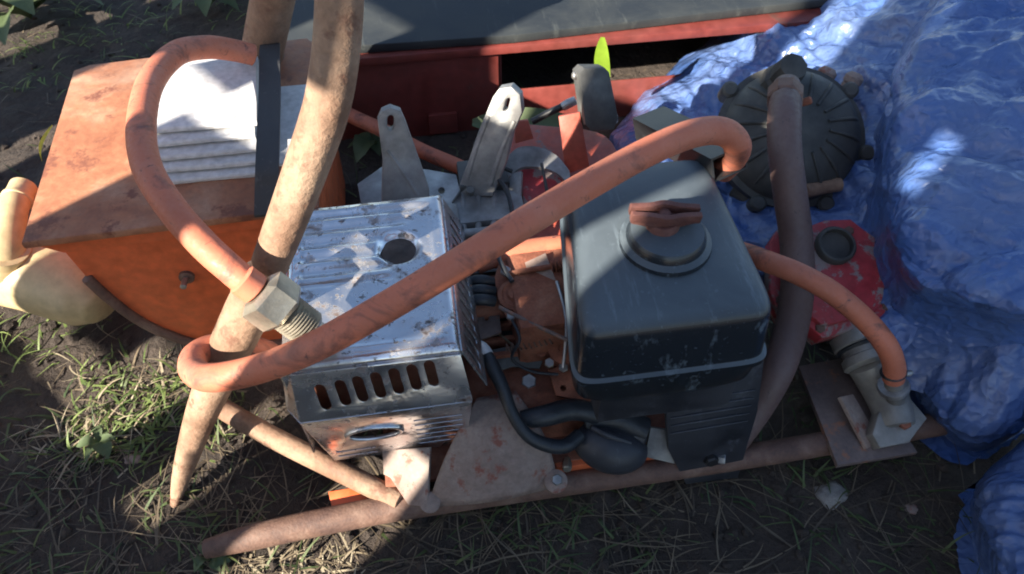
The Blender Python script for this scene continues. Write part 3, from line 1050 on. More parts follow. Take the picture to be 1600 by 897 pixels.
for (a, b) in (((742, 225, .26), (772, 290, .225)), ((790, 290, .225), (800, 330, .205)), ((770, 262, .235), (800, 268, .232))):
    tube('clamp_rod', [(P(*a), .0035), ((P(*a) + P(*b)) / 2 + Vector((0, 0, .004)), .0035), (P(*b), .0035)], M['black_steel'], br, 10, 4)
plate('side_web', [(790, 275), (815, 270), (812, 330), (800, 345), (785, 330)], P(800, 310, .195), (-.5, -.4, .8), .006, M['alu'], br)
box('cylinder_flange', (-.155, .155, .206), (-.055, .21, .216), M['alu'], br, .003)

for (x, y, z) in ((662, 296, .207), (700, 284, .207), (578, 300, .207), (735, 300, .224), (778, 284, .224)):
    bolt('stud_nut', P(x, y, z), (0, -.1, 1), .0075, .006, M['casing'], br)
plate('rough_flange', [(560, 290), (600, 262), (668, 268), (712, 276), (718, 300), (705, 318), (718, 345), (660, 350), (570, 345)], P(640, 305, .212), (0, -.08, 1), .006, M['alu'], br, [circ(690, 300, 6)], .001)
for k in range(3):
    tube('cast_rib', [(P(722 + k * 24, 300, .205), .005), (P(725 + k * 24, 330, .2), .005), (P(724 + k * 23, 362, .195), .006)], M['alu'], br, 10, 3)
tube('rim_bar', [(P(712, 366, .2), .007), (P(760, 362, .202), .008), (P(808, 352, .2), .007)], M['alu'], br, 12, 4)
tube('link_rod', [(P(846, 255, .252), .0025), (P(852, 285, .235), .0025), (P(858, 318, .215), .0035)], M['casing'], br, 8, 3)
# ------------------------------------------------------------------ red pivot casting behind the tank
rc = thing('red_pivot_casting', (.14, .27, .06), 'chipped red pivot casting with a grey block behind the fuel tank', 'casting')
plate('base_plate', [(795, 225), (812, 200), (870, 205), (925, 210), (950, 222), (965, 250), (955, 290), (900, 330), (810, 325)], P(880, 250, .185), (0, -.15, 1), .012, M['red_cast'], rc, (), .003, round_=1)
box('base_block', (.03, .14, .064), (.19, .30, .17), M['red_cast'], rc, .01)
pq, nq = PY(895, 220, .275), Vector((-.2, -.9, .45)).normalized()
plate('upright_tab', [(874, 182), (905, 176), (920, 258), (885, 270)], pq, nq, .009, M['red_cast'], rc)
plate('rear_tab', [(805, 190), (824, 188), (832, 215), (806, 222)], PY(818, 205, .30), (0, -.9, .4), .006, M['red_cast'], rc)
# grey block
pb_, nb = PY(925, 150, .30), Vector((.12, -.92, .36)).normalized()
plate('grey_block', [(902, 112), (908, 106), (938, 106), (944, 112), (958, 182), (952, 196), (920, 198), (912, 190)], pb_, nb, .026, M['casing'], rc, (), .003)
lathe('block_pin', PN(899, 118, pb_, nb), (-1, -.1, .1), [(.006, -.006), (.006, .003), (.004, .005)], M['zinc'], rc)
lathe('block_pin', PN(958, 185, pb_, nb), (1, -.1, .1), [(.008, -.004), (.008, .005), (.006, .007)], M['zinc'], rc)
tube('adjuster_rod', [(P(832, 190, .235), .006), (P(858, 176, .25), .006), (P(880, 166, .26), .006)], M['black_steel'], rc, 12, 4)
tube('rod_end', [(P(879, 167, .259), .0075), (P(888, 162, .264), .008), (P(899, 157, .268), .0075)], M['zinc'], rc, 14, 4)
plate('red_cheek', [(815, 262), (880, 268), (890, 300), (880, 340), (820, 330)], P(850, 300, .192), (-.1, -.4, .9), .005, M['red_pump'], rc)

# ------------------------------------------------------------------ orange hoses
h1 = thing('orange_hose_loop', P(300, 340, .33), 'orange rubber hose looping over the white sheets to a brass nut', 'hose')
ho = [(396, 86, .372, .0160), (362, 78, .388, .0165), (322, 74, .410, .0168), (275, 84, .43, .0168), (236, 128, .448, .0168), (221, 195, .455, .017), (230, 262, .452, .017), (268, 325, .444, .0168), (318, 382, .43, .0165), (362, 422, .418, .0160), (398, 452, .405, .0157)]
tube('hose', [(P(x, y, z), r) for x, y, z, r in ho], M['hose'], h1, 22, 9)
pa, pb2 = P(392, 447, .407), P(500, 527, .335)
axn = (pb2 - pa).normalized()
tube('clamp_sleeve', [(pa - axn * .012, .0178), (pa + axn * .006, .0178)], M['hose'], h1, 20, 1)
nutp = pa + axn * .028
lathe('brass_nut', nutp, axn, [(.022, -.019), (.0315, -.014), (.0315, .014), (.026, .019), (.020, .020)], M['brass'], h1, sides=6, smooth=20, phase=.35)
tp = []
for k in range(9):
    z = .020 + k * .0036
    tp += [(.0190, z), (.0222, z + .0018)]
tp += [(.0190, .0545), (.0155, .0555), (.0155, .07)]
lathe('threaded_stub', nutp, axn, tp, M['brass'], h1, 32, smooth=15)

h2 = thing('long_orange_hose', P(800, 365, .42), 'long orange rubber hose crossing diagonally over muffler and fuel tank', 'hose')
hp_ = [(1128, 268, .365, .016), (1146, 248, .395, .0165), (1152, 226, .43, .0168), (1130, 206, .455, .017), (1085, 208, .462, .017), (1015, 236, .458, .017), (910, 294, .45, .0172), (800, 360, .435, .0172), (700, 422, .415, .0172), (600, 482, .39, .017), (505, 535, .362, .017), (435, 566, .34, .0168), (375, 584, .318, .0168), (325, 590, .296, .0168), (302, 578, .278, .0165), (305, 556, .265, .0162), (332, 542, .256, .016), (372, 540, .25, .016), (420, 552, .22, .0155), (440, 575, .15, .015)]
tube('hose', [(P(x, y, z), r) for x, y, z, r in hp_], M['hose'], h2, 22, 9)

h3 = thing('pump_orange_hose', P(1300, 460, .2), 'orange rubber hose running from under the tank down to the pump fitting', 'hose')
hq = [(745, 412, .218, .0145), (800, 395, .226, .0148), (860, 385, .228, .015), (960, 378, .225, .015), (1080, 380, .224, .015), (1150, 392, .240, .015), (1200, 409, .268, .0148), (1250, 429, .278, .0148), (1300, 457, .268, .0148), (1350, 498, .238, .0148), (1385, 540, .21, .0148), (1397, 572, .175, .0148), (1396, 592, .15, .0145)]
tube('hose', [(P(x, y, z), r) for x, y, z, r in hq], M['hose'], h3, 20, 9)
ce = P(1396, 582, .162)
lathe('wire_clamp', ce, (P(1397, 572, .175) - P(1396, 592, .15)), [(.0152, -.002), (.0172, 0), (.0152, .002)], M['black_steel'], h3, 24)
lathe('clamp_ear', ce + Vector((.02, -.004, .0)), (1, 0, 0), [(.004, -.005), (.005, 0), (.003, .005)], M['zinc'], h3, 10)

h4 = thing('rear_orange_hose', P(640, 225, .1), 'short orange hose lying on the ground behind the slotted bracket', 'hose')
tube('hose', [(P(x, y, z), .0145) for x, y, z in ((505, 160, .11), (555, 184, .10), (605, 207, .095), (660, 236, .09), (720, 262, .085), (760, 285, .08))], M['hose'], h4, 18, 8)

# ------------------------------------------------------------------ round casing and its dark hose
gc = P(1236, 212, .235)
gn = Vector((-.12, -.55, .82)).normalized()
ge = thing('round_pump_casing', (gc.x, gc.y, .0), 'round grey cast casing with ribs and lugs against the tarp', 'casing')
lathe('casing_body', gc, gn, [(.098, -.10), (.116, -.035), (.122, -.015), (.122, -.003), (.112, .0), (.108, .012), (.09, .030), (.06, .043), (.025, .049), (0, .05)], M['casing_dark'], ge, 48)
Mg = frame_of(gn)
Mg.translation = gc
for k in range(18):
    a = 2 * math.pi * k / 18
    dv = Vector((math.cos(a), math.sin(a), 0))
    tube('rib', [(Mg @ (dv * .105 + Vector((0, 0, .012))), .0030), (Mg @ (dv * .085 + Vector((0, 0, .033))), .0036), (Mg @ (dv * .045 + Vector((0, 0, .048))), .0026)], M['casing_dark'], ge, 8, 4)
for k in range(7):
    a = 2 * math.pi * k / 7 + .45
    dv = Vector((math.cos(a), math.sin(a), 0))
    lathe('lug', Mg @ (dv * .126 + Vector((0, 0, -.012))), gn, [(.014, -.02), (.014, .012), (.010, .016)], M['casing_dark'], ge, 16)
for (x, y, z) in ((1288, 122, .265), (1330, 130, .255)):
    c = P(x, y, z)
    lathe('tan_cap', c, (.3, .2, .8), [(.014, -.03), (.014, .0), (.016, .002), (.016, .012), (.010, .018), (0, .019)], M['rust_tan'], ge, 18)
ft = P(1233, 112, .335)
lathe('top_fitting', ft, (0, .45, -.8), [(.010, -.022), (.022, -.018), (.024, .0), (.024, .02), (.030, .024), (.030, .06)], M['casing_dark'], ge, sides=8, smooth=25)
for (a, b) in (((1150, 295, .15), (1190, 330, .14)), ((1180, 300, .15), (1215, 345, .13)), ((1200, 330, .12), (1230, 380, .11))):
    tube('cast_leg', [(P(*a), .016), ((P(*a) + P(*b)) / 2, .013), (P(*b), .017)], M['casing_dark'], ge, 14, 4)
h5 = thing('dark_hose', P(1240, 400, .2), 'thick brown-black hose curving from the round casing down beside the tank', 'hose')
hd = [(1229, 135, .350, .0205), (1226, 175, .355, .0235), (1226, 230, .335, .0235), (1234, 300, .290, .0235), (1244, 375, .235, .0235), (1246, 445, .200, .0235), (1236, 515, .165, .0235), (1214, 580, .14, .023), (1180, 640, .09, .0225), (1140, 695, .05, .022)]
tube('hose', [(P(x, y, z), r) for x, y, z, r in hd], M['hose_dark'], h5, 22, 9)
lathe('collar', P(1227, 150, .353), P(1226, 175, .355) - P(1229, 135, .35), [(.0245, -.014), (.0268, -.010), (.0268, .012), (.0245, .016)], M['rust_pipe_dark'], h5, sides=8, smooth=25)
lathe('screw', P(1262, 158, .35), (.8, -.3, .5), [(.006, -.008), (.006, .004), (.004, .006)], M['rust_plate'], h5, 10)
tube('cross_stub', [(P(1258, 298, .2), .012), (P(1285, 292, .2), .012), (P(1312, 288, .2), .0115)], M['rust_pipe'], ge, 14, 3)

# black rectangular steel tube under the long hose
def rect_tube(name, a, b, wv_, hv_, t_, mat, parent):
    ax = (b - a).normalized()
    up0 = Vector((0, -.35, 1))
    ez = (up0 - ax * up0.dot(ax)).normalized()
    ey = ez.cross(ax)
    bm = bmesh.new()
    ringsv = []
    for p, s in ((a, 1), (a, 0), (b, 0), (b, 1)):
        pass
    def ring(p, w2, h2):
        return [bm.verts.new(p + ey * sx * w2 + ez * sz * h2) for sx, sz in ((-1, -1), (1, -1), (1, 1), (-1, 1))]
    o0, o1 = ring(a, wv_, hv_), ring(b, wv_, hv_)
    i0, i1 = ring(a, wv_ - t_, hv_ - t_), ring(b, wv_ - t_, hv_ - t_)
    for q in range(4):
        r2 = (q + 1) % 4
        bm.faces.new((o0[q], o0[r2], o1[r2], o1[q]))
        bm.faces.new((i0[r2], i0[q], i1[q], i1[r2]))
        bm.faces.new((o0[r2], o0[q], i0[q], i0[r2]))
        bm.faces.new((o1[q], o1[r2], i1[r2], i1[q]))
    return frombm(name, bm, mat, parent, 30)


rt_ = thing('black_channel', P(1080, 225, .2), 'black rectangular steel tube behind the tank under the hose bend', 'steel tube')
rect_tube('tube', P(1015, 192, .335), P(1140, 256, .40), .026, .017, .003, M['black_steel'], rt_)
box('support_leg', (.27, .10, .06), (.30, .14, .345), M['black_steel'], rt_, .003)
box('web_plate', (.27, .02, .06), (.36, .10, .19), M['black_steel'], rt_, .004)

# ------------------------------------------------------------------ red pump
pc = P(1300, 438, .17)
pnv = Vector((-.05, -.35, .94)).normalized()
pu = thing('red_pump', (pc.x, pc.y, .05), 'faded red eight-sided pump body at the right of the frame', 'pump')
outl = [(1203, 383), (1215, 365), (1262, 362), (1285, 353), (1322, 352), (1340, 366), (1378, 392), (1384, 420), (1398, 444), (1392, 478), (1380, 498), (1345, 510), (1280, 528), (1262, 512), (1215, 490), (1202, 460)]
plate('pump_cover', outl, pc, pnv, .022, M['red_pump'], pu, (), .004)
inl = [(1300 + (x - 1300) * .78, 438 + (y - 438) * .78) for x, y in outl]
plate('raised_face', inl, pc + pnv * .016, pnv, .010, M['red_pump'], pu, (), .004, round_=1)
plate('pump_body', [(1300 + (x - 1300) * .9, 445 + (y - 438) * .9) for x, y in outl], pc - pnv * .05, pnv, .07, M['red_pump'], pu, (), .004)
pp2 = PN(1303, 386, pc + pnv * .025, pnv)
lathe('port', pp2, pnv, [(.029, -.012), (.029, .010), (.0265, .013), (.0235, .013), (.0225, .009), (.0222, .0035), (0, .003)], M['casing_dark'], pu, 32)
for (x, y) in ((1225, 378), (1325, 362), (1375, 405), (1384, 480), (1280, 514), (1218, 470)):
    bolt('cover_bolt', PN(x, y, pc + pnv * .012, pnv), pnv, .0075, .006, M['rust_pipe_dark'], pu)
# grey valve below it
vl = thing('grey_valve', P(1380, 640, .06), 'grey metal valve elbow with ring nuts below the red pump', 'valve')
q0, q1 = P(1335, 520, .125), P(1372, 600, .105)
ax = (q1 - q0).normalized()
lathe('ring_nut', q0 + ax * .012, ax, [(.030, -.012), (.038, -.009), (.038, .008), (.033, .011)], M['grey_fit'], vl, 28)
lathe('neck_ring', q0 + ax * .034, ax, [(.031, -.010), (.031, .002), (.035, .004), (.036, .016), (.031, .02)], M['grey_fit'], vl, 28)
lathe('rubber_seal', q0 + ax * .0245, ax, [(.034, -.003), (.0365, 0), (.034, .003)], M['black_rubber'], vl, 28)
tube('elbow', [(q0 + ax * .045, .031), (P(1368, 585, .10), .031), (P(1388, 625, .085), .029), (P(1400, 665, .072), .026)], M['grey_fit'], vl, 22, 6)
sp = P(1397, 600, .145)
tube('spigot', [(P(1396, 588, .155), .0125), (P(1397, 604, .13), .0128), (P(1398, 628, .095), .015)], M['grey_fit'], vl, 20, 4)
lathe('spigot_flange', P(1396, 604, .130), P(1396, 588, .155) - P(1398, 628, .095), [(.021, -.004), (.0215, 0), (.020, .004), (.015, .005)], M['zinc'], vl, 28)
plate('valve_foot', [(1372, 640), (1415, 628), (1438, 655), (1425, 672), (1412, 690), (1370, 698), (1360, 680)], P(1398, 665, .072), (0, -.4, 1), .018, M['grey_fit'], vl, (), .003)
bolt('foot_bolt', P(1412, 662, .088), (0, -.4, 1), .009, .006, M['rust_plate'], vl)
plate('side_bracket', [(1312, 622), (1330, 618), (1372, 690), (1352, 700)], P(1340, 660, .068), (.4, -.3, .9), .005, M['rust_tan'], vl)

# ------------------------------------------------------------------ blue tarpaulin, three heaped folds
tp_ = thing('blue_tarpaulin', (.8, .3, 0), 'crumpled shiny blue tarpaulin heaped at the right', 'tarpaulin')


def resample(poly, n):
    poly = np.array(poly, float)
    for _ in range(2):
        q = np.empty((2 * len(poly) - 2, poly.shape[1]))
        q[0::2] = poly[:-1] * .75 + poly[1:] * .25
        q[1::2] = poly[:-1] * .25 + poly[1:] * .75
        poly = np.vstack([poly[:1], q, poly[-1:]])
    d_ = np.r_[0, np.cumsum(np.hypot(*np.diff(poly[:, :2], axis=0).T))]
    t_ = np.linspace(0, d_[-1], n)
    return np.stack([np.interp(t_, d_, poly[:, c]) for c in range(poly.shape[1])], -1)


def fold(name, edge, far, zlip, rise, amp, seed, na=150, nb_=130, wr=(.9, 1.)):
    """A sheet running from a visible edge (px, py, z) to a far line (px, py, z); it rolls under at the edge."""
    E, G = resample(edge, na), resample(far, na)
    t = np.linspace(0, 1, nb_) ** 1.25
    V = np.zeros((nb_ + 6, na, 3))
    for j in range(nb_):
        pxy = E[:, :2] * (1 - t[j]) + G[:, :2] * t[j]
        z = E[:, 2] * (1 - t[j]) + G[:, 2] * t[j] + rise * (1 - (1 - min(1, t[j] * 5)) ** 2) ** .5 * (1 - .35 * t[j])
        for i in range(na):
            V[j + 6, i] = P(pxy[i, 0], pxy[i, 1], z[i])
    # wrinkles along the normal
    dU = np.gradient(V[6:], axis=1)
    dT = np.gradient(V[6:], axis=0)
    N = np.cross(dU, dT)
    N /= np.maximum(np.linalg.norm(N, axis=-1, keepdims=True), 1e-9)
    N *= np.sign(N[..., 2:3] + 1e-9)
    x, y = V[6:, :, 0], V[6:, :, 1]
    c_, s_ = math.cos(seed), math.sin(seed)
    xr, yr = x * c_ + y * s_, -x * s_ + y * c_
    wx = fbm(x * 5, y * 5, seed, 2) * .25
    w3 = fbm(x * 4, y * 4, seed + 20, 2)
    rr = np.random.default_rng(int(seed * 100))
    cr = np.zeros_like(x)
    wpx, wpy = fbm(x * 7, y * 7, seed + 2, 3) * .07, fbm(x * 7 + 5, y * 7, seed + 4, 3) * .07
    for q_, (lam, a_, spread) in enumerate([(.17, .016, .5), (.12, .013, .7), (.09, .011, 1.0), (.065, .0095, 1.3), (.05, .008, 1.5), (.038, .0062, 1.6), (.03, .005, 1.6), (.022, .0036, 1.6)]):
        for rep_ in range(2):
            an = wr[0] + rr.uniform(-spread, spread)
            ph = ((x + wpx) * math.cos(an) + (y + wpy) * math.sin(an)) / lam + rr.uniform(0, 9)
            tri = np.abs(ph - np.floor(ph) - .5) * 2
            tri = np.sqrt(tri * tri + .003)
            mask = np.clip(fbm(x * 3.2 + q_ * 3, y * 3.2 + rep_ * 7, seed + q_ * 2.7, 2) * 3 + .45, 0, 1)
            cr += (tri - .5) * a_ * mask
    fade = np.clip(t * 12, .35, 1)[:, None]
    V[6:] += N * ((cr * wr[1] + w3 * amp * 1.3) * fade)[..., None]
    # rolled-under lip
    cen = V[6] - V[8]
    cen[:, 2] = 0
    cen /= np.maximum(np.linalg.norm(cen, axis=-1, keepdims=True), 1e-9)
    for j in range(6):
        q = (6 - j) / 6
        V[j] = V[6] + cen * (.012 * math.sin(q * math.pi) - .03 * q * q) + np.array([0, 0, -1.0]) * (zlip * q)
    V[..., 2] = np.maximum(V[..., 2], .002 + .004 * rng.random())
    na_, nb2 = na, nb_ + 6
    idx = np.arange(na_ * nb2).reshape(nb2, na_)
    F = np.stack([idx[:-1, :-1], idx[:-1, 1:], idx[1:, 1:], idx[1:, :-1]], -1).reshape(-1, 4)
    o = mesh(name, V.reshape(-1, 3), F.tolist(), M['tarp'], tp_, None)
    o.data.polygons.foreach_set('use_smooth', [True] * len(o.data.polygons))
    return o


fold('rear_fold', [(1010, 300, .02), (945, 232, .02), (975, 178, .03), (1040, 112, .04), (1110, 62, .05), (1175, 10, .06), (1225, -60, .06)],
     [(1330, 560, .03), (1420, 560, .10), (1460, 420, .16), (1480, 300, .20), (1500, 150, .24), (1500, 20, .28), (1480, -120, .32)], .05, .085, .014, 1.1, 200, 190, (.5, 1.))
fold('right_fold', [(1490, -60, .27), (1440, 10, .27), (1402, 90, .27), (1384, 180, .27), (1372, 260, .26), (1380, 340, .25), (1388, 405, .24), (1425, 458, .23), (1500, 488, .23), (1590, 505, .24), (1680, 515, .25)],
     [(1800, -220, .36), (1800, -50, .36), (1800, 50, .36), (1800, 150, .36), (1800, 240, .36), (1800, 300, .36), (1800, 350, .35), (1800, 390, .34), (1800, 420, .33), (1820, 450, .32), (1850, 480, .31)], .16, .07, .010, .25, 240, 210, (1.35, 1.1))
fold('lower_fold', [(1385, 470, .10), (1398, 540, .05), (1412, 600, .02), (1450, 660, .015), (1515, 712, .012), (1570, 690, .02), (1640, 640, .04), (1720, 610, .06)],
     [(1500, 430, .20), (1540, 440, .21), (1580, 450, .22), (1640, 460, .22), (1700, 470, .22), (1760, 480, .22), (1800, 490, .22), (1850, 500, .22)], .05, .055, .010, 2.2, 170, 150, (2.3, .8))
fold('near_fold', [(1690, 610, .08), (1605, 685, .06), (1545, 735, .03), (1512, 780, .02), (1522, 840, .02), (1545, 900, .02), (1580, 980, .02)],
     [(1900, 560, .16), (1880, 640, .16), (1850, 720, .16), (1850, 790, .16), (1850, 860, .16), (1850, 930, .16), (1850, 1010, .16)], .06, .075, .010, .9, 150, 130, (2.6, .8))

# ------------------------------------------------------------------ beige plastic jug at the left edge
jg = thing('beige_jug', P(60, 430, 0), 'beige plastic jug lying on the ground left of the orange box', 'jug')
tube('jug_body', [(P(-90, 400, .09), .05), (P(-60, 405, .09), .060), (P(0, 415, .09), .064), (P(60, 428, .088), .065), (P(110, 445, .082), .063), (P(142, 465, .075), .054), (P(158, 478, .07), .036)], M['beige'], jg, 30, 8)
tube('jug_neck', [(P(8, 425, .10), .050), (P(6, 392, .155), .036), (P(12, 356, .185), .026), (P(22, 322, .20), .0215), (P(32, 302, .20), .0205), (P(37, 292, .20), .0205)], M['beige'], jg, 24, 8, hollow=.25)
lathe('neck_collar', P(27, 312, .20), P(37, 292, .20) - P(22, 322, .20), [(.0215, -.004), (.0235, -.002), (.0235, .002), (.0215, .004)], M['beige'], jg, 24)

# ------------------------------------------------------------------ plants
def leaf_mesh(length, width, curl, wob, nseg=7):
    v, f = [], []
    for i in range(nseg + 1):
        t = i / nseg
        wd_ = width * (math.sin(min(1, t * 1.02) * math.pi) ** .7 * (.45 + .75 * t) + .05)
        x = length * t
        z = curl * math.sin(t * math.pi * .8) - curl * .6 * t * t
        for s in (-1, 0, 1):
            v.append((x, s * wd_ + wob * math.sin(t * 9), z + (abs(s) * wd_ * .45) + .15 * wd_ * math.sin(t * 17 + s)))
    for i in range(nseg):
        for s in range(2):
            q = i * 3 + s
            f.append((q, q + 1, q + 4, q + 3))
    return v, f


LV = []
for k in range(4):
    me = bpy.data.meshes.new('leaf')
    v, f = leaf_mesh(1, .17 + .05 * k, .25 + .08 * k, .02)
    me.from_pydata(v, [], f)
    me.materials.append(M['leaf'])
    me.polygons.foreach_set('use_smooth', [True] * len(f))
    LV.append(me)


def rosette(px, py, n, L, label, group=None, a0=0, a1=2 * math.pi, lift=.5):
    b = P(px, py, 0)
    b.z = gz(b.x, b.y)
    r = thing('weed_plant', b, label, 'weed', group)
    for k in range(n):
        me = random.choice(LV)
        o = bpy.data.objects.new('leaf', me)
        C.objects.link(o)
        o.parent = r
        s = L * random.uniform(.65, 1.15)
        o.scale = (s, s * random.uniform(.8, 1.2), s)
        o.location = (0, 0, .004)
        o.rotation_euler = (random.uniform(-.3, .3), -random.uniform(.1, lift), a0 + (a1 - a0) * (k + random.uniform(-.3, .3)) / n)
    return r


rosette(48, 28, 12, .20, 'leafy green weed at the top left corner of the picture')
rosette(330, 10, 9, .12, 'small leafy weed behind the orange box near the rear tube')
rosette(455, 5, 7, .12, 'small weed behind the trough end by the handle tube')
rosette(590, 232, 8, .07, 'little green weed on the ground behind the muffler')
rosette(155, 690, 6, .036, 'low green weed on the ground left of the handle tube foot')
rosette(330, 875, 5, .028, 'low green weed by the near end of the front rail')


def single_leaf(name, a, b, width, mat, label, normal=(0, -.6, .8), bend=.01):
    A, B = Vector(a), Vector(b)
    t = (B - A)
    n = Vector(normal).normalized()
    sd = t.normalized().cross(n)
    v, f = [], []
    for i in range(13):
        q = i / 12
        wq = width * (math.sin(math.pi * min(.97, q * .94 + .03)) ** .6)
        c = A + t * q + n * bend * math.sin(q * math.pi)
        for s in (-1, -.5, 0, .5, 1):
            v.append(c + sd * s * wq + n * abs(s) * wq * .25)
    for i in range(12):
        for s in range(4):
            k_ = i * 5 + s
            f.append((k_, k_ + 1, k_ + 6, k_ + 5))
    o = mesh(name, v, f, mat, None, 80)
    return tag(o, label, 'leaf')


single_leaf('bright_leaf', P(947, 140, .17), P(942, 58, .30), .017, M['leaf_bright'], 'bright yellow-green upright leaf beside the grey block', (-.5, -.8, .2))
single_leaf('broad_leaf', P(738, 192, .10), P(905, 195, .10), .028, M['leaf'], 'broad dark green leaf lying behind the slotted arm')
single_leaf('yellow_leaf', P(66, 252, .03), P(82, 196, .10), .0075, M['leaf_yellow'], 'yellow leaf standing at the left edge of the orange box', (-.8, -.5, .2))


# ------------------------------------------------------------------ grass, nobody could count it
def inside_box(x, y):
    return -.62 < x < -.25 and .14 < y < .54


def grass(name, n, mat, label, area, lmin, lmax, wmin, wmax, flatness, seed, dens=None):
    r = np.random.default_rng(seed)
    V, F = [], []
    made = 0
    while made < n:
        px, py = r.uniform(area[0], area[2]), r.uniform(area[1], area[3])
        p = P(px, py, 0)
        if inside_box(p.x, p.y):
            continue
        if dens is not None and r.random() > dens(px, py, p):
            made += .25
            continue
        made += 1
        x, y = p.x, p.y
        z = gz(x, y)
        L = r.uniform(lmin, lmax)
        w_ = r.uniform(wmin, wmax)
        a = r.uniform(0, 2 * math.pi)
        el = r.uniform(.02, 1.3) * (1 - flatness) + .05
        bend = r.uniform(-.9, .9)
        turn = r.uniform(-.8, .8)
        q = Vector((x, y, z - .003))
        base = len(V)
        ns = 5
        for i in range(ns + 1):
            t = i / ns
            sd = Vector((-math.sin(a), math.cos(a), 0)) * (w_ * (1 - t ** 1.6) + .0002)
            V.append(q - sd)
            V.append(q + sd)
            d_ = Vector((math.cos(a) * math.cos(el), math.sin(a) * math.cos(el), math.sin(el)))
            q = q + d_ * (L / ns)
            g_ = .004
            if q.z < z - .002:
                q.z = z + r.uniform(0, g_)
            el -= (.25 + bend * .15) * (1 - flatness)
            a += turn / ns
        for i in range(ns):
            k_ = base + 2 * i
            F.append((k_, k_ + 1, k_ + 3, k_ + 2))
    o = mesh(name, V, F, mat, None, None)
    return tag(o, label, 'grass', kind='stuff')


nz = lambda p, s, o: .5 + float(fbm(np.array([p.x * s]), np.array([p.y * s]), o, 2)[0]) * 1.3
dn1 = lambda px, py, p: (1.0 if (py > 760 and px > 650) or (px < 420 and py > 480) else .5) * max(.05, nz(p, 6, 3.3) * 1.5 - .25)
dn2 = lambda px, py, p: (1.0 if (px < 520 and 500 < py) or (px > 560 and py > 770) else .6) * max(.03, nz(p, 5, 7.7) * 1.7 - .35)
ar = (-150, -120, 1700, 1000)
grass('dry_grass', 3600, M['straw'], 'dry tangled grass and straw over the soil', ar, .025, .10, .0005, .0013, .72, 3, dn1)
grass('green_grass', 2600, M['green'], 'short green grass blades scattered over the soil', ar, .02, .075, .0009, .0024, .25, 5, dn2)
grass('straw_stalks', 260, M['straw'], 'long dry straw stalks lying on the ground', (0, 690, 1560, 930), .10, .22, .0007, .0014, .93, 9)

grass('straw_tuft', 240, M['straw_sun_bright'], 'straw tuft with sunlight put into its colour beside the orange box', (60, 540, 380, 720), .02, .07, .0008, .0022, .5, 21, lambda px, py, p: 1 if abs((py - 700) + (px - 60) * .5) < 55 else .12)
grass('sunlit_tuft', 260, M['green_lit'], 'green grass tuft coloured sun-bright in the sun patch at left', (100, 540, 380, 720), .02, .06, .0012, .003, .1, 23, lambda px, py, p: 1 if abs((py - 690) + (px - 120) * .45) < 45 else .1)
grass('corner_grass', 420, M['green_lit'], 'green grass coloured sun-bright behind and left of the orange box', (-60, -60, 420, 150), .02, .07, .001, .0026, .2, 31, lambda px, py, p: max(.05, nz(p, 7, 12.2) * 1.6 - .3))
grass('edge_grass', 260, M['green_lit'], 'green grass coloured sun-bright at the left edge below the jug', (-40, 490, 260, 720), .02, .06, .001, .0024, .25, 33, lambda px, py, p: max(.05, nz(p, 8, 15.2) * 1.6 - .3))
grass('near_tuft', 200, M['straw_sun_bright'], 'straw coloured sun-bright below the near end of the front rail', (330, 850, 560, 930), .015, .05, .0008, .002, .6, 25)
vb, fb = [], []
bm = bmesh.new()
bmesh.ops.create_icosphere(bm, subdivisions=1, radius=1)
iv = [v.co.copy() for v in bm.verts]
ifc = [[v.index for v in f.verts] for f in bm.faces]
bm.free()
for k in range(2600):
    p = P(random.uniform(-100, 1650), random.uniform(-60, 960), 0)
    if inside_box(p.x, p.y):
        continue
    r = .0018 + .009 * random.random() ** 4
    z = gz(p.x, p.y)
    b0_ = len(vb)
    sx_, sy_, sz_ = random.uniform(.7, 1.3), random.uniform(.7, 1.3), random.uniform(.5, .9)
    vb += [(p.x + v.x * r * sx_ * random.uniform(.8, 1.2), p.y + v.y * r * sy_ * random.uniform(.8, 1.2), z + v.z * r * sz_ + r * .2) for v in iv]
    fb += [[b0_ + q for q in f] for f in ifc]
tag(mesh('soil_crumbs', vb, fb, M['soil'], None, None), 'loose crumbs of dark soil scattered over the ground', 'soil', kind='stuff')
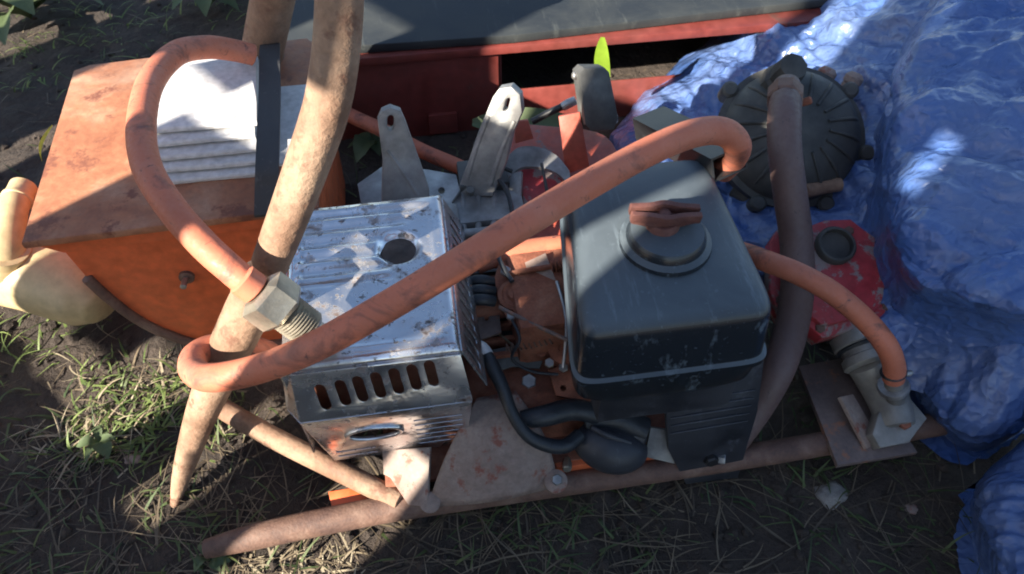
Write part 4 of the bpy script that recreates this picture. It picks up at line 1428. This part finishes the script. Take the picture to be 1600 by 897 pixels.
# pale stone and stray bits on the soil
def stone(px, py, r, label, mat, nm='stone'):
    p = P(px, py, 0)
    bm = bmesh.new()
    bmesh.ops.create_icosphere(bm, subdivisions=3, radius=r)
    for v in bm.verts:
        c = v.co.normalized()
        k_ = 1 + .35 * float(fbm(np.array([c.x * 2 + px]), np.array([c.y * 2]), c.z * 2 + 5, 3)[0]) * 2
        v.co = Vector((c.x * r * k_, c.y * r * k_ * .8, c.z * r * k_ * .5))
    bmesh.ops.translate(bm, vec=(p.x, p.y, gz(p.x, p.y) - r * .12), verts=bm.verts)
    return tag(frombm(nm, bm, mat, None, 70), label, 'stone')


stone(1300, 768, .024, 'pale flat stone on the dark soil near the pump plate', M['stone'])
stone(1430, 790, .010, 'small brown pebble right of the pale stone', M['rust_tan'])
stone(205, 712, .014, 'small tan pebble beside the low weed at left', M['rust_tan'])

# ------------------------------------------------------------------ unseen added boards, cut to the wanted shade (u across the light, v shadow height at the origin)
SHADE_BOARDS = ((-1.60, -1.42, -2, 1.32), (-1.43, -1.25, -2, 1.35), (-1.26, -1.08, -2, 1.3), (-1.09, -.90, -2, 1.36), (-.91, -.74, -2, 1.31), (-.75, -.57, -2, 1.35),
          (-.58, -.40, -2, 1.33), (-.41, -.312, -2, 1.36), (-.318, -.27, -2, .585), (-.276, -.24, -2, 1.34), (-.318, -.27, .685, 1.33), (-.25, -.138, -2, 1.30), (-.142, -.05, -2, .12), (-.142, -.018, .11, .30),
          (-.142, .0, .60, 1.32), (-.06, .06, .52, .63), (.094, .147, .50, 1.31), (-.06, .072, -.02, .17), (.0, .085, -.09, .04), (.065, .19, -.33, -.15),
          (.15, .25, .30, .42), (.18, .25, .10, .31), (.245, .37, -.17, .42), (.365, .505, -.20, .255), (.50, .625, -.26, .0), (.50, .63, .30, 1.3), (.625, .80, .42, 1.31),
          (.795, .96, -.24, 1.3), (.95, 1.115, -2, 1.28), (1.175, 1.37, -2, 1.3), (1.36, 1.53, -2, 1.27))
for k, (u0, u1, v0, v1) in enumerate(SHADE_BOARDS):
    board('board', u0, u1, v0, v1, .024 * (k % 2), random.uniform(-.012, .012))
board('rail', -1.6, 1.6, -.50, -.32, .06, 0, .03)
board('rail', -1.6, 1.6, -.85, -.70, .06, 0, .03)
board('rail', -1.6, 1.6, 1.10, 1.20, .06, 0, .03)
board('shade_brace', -.052, -.010, .06, .62, .10, -.36)  # added at a slant to keep the long hose in shade
for u in (-1.1, .31, 1.3):
    board('screen_post', u - .045, u + .045, -2, .30 if 0 < u < 1 else 1.25, .12, 0, .08)
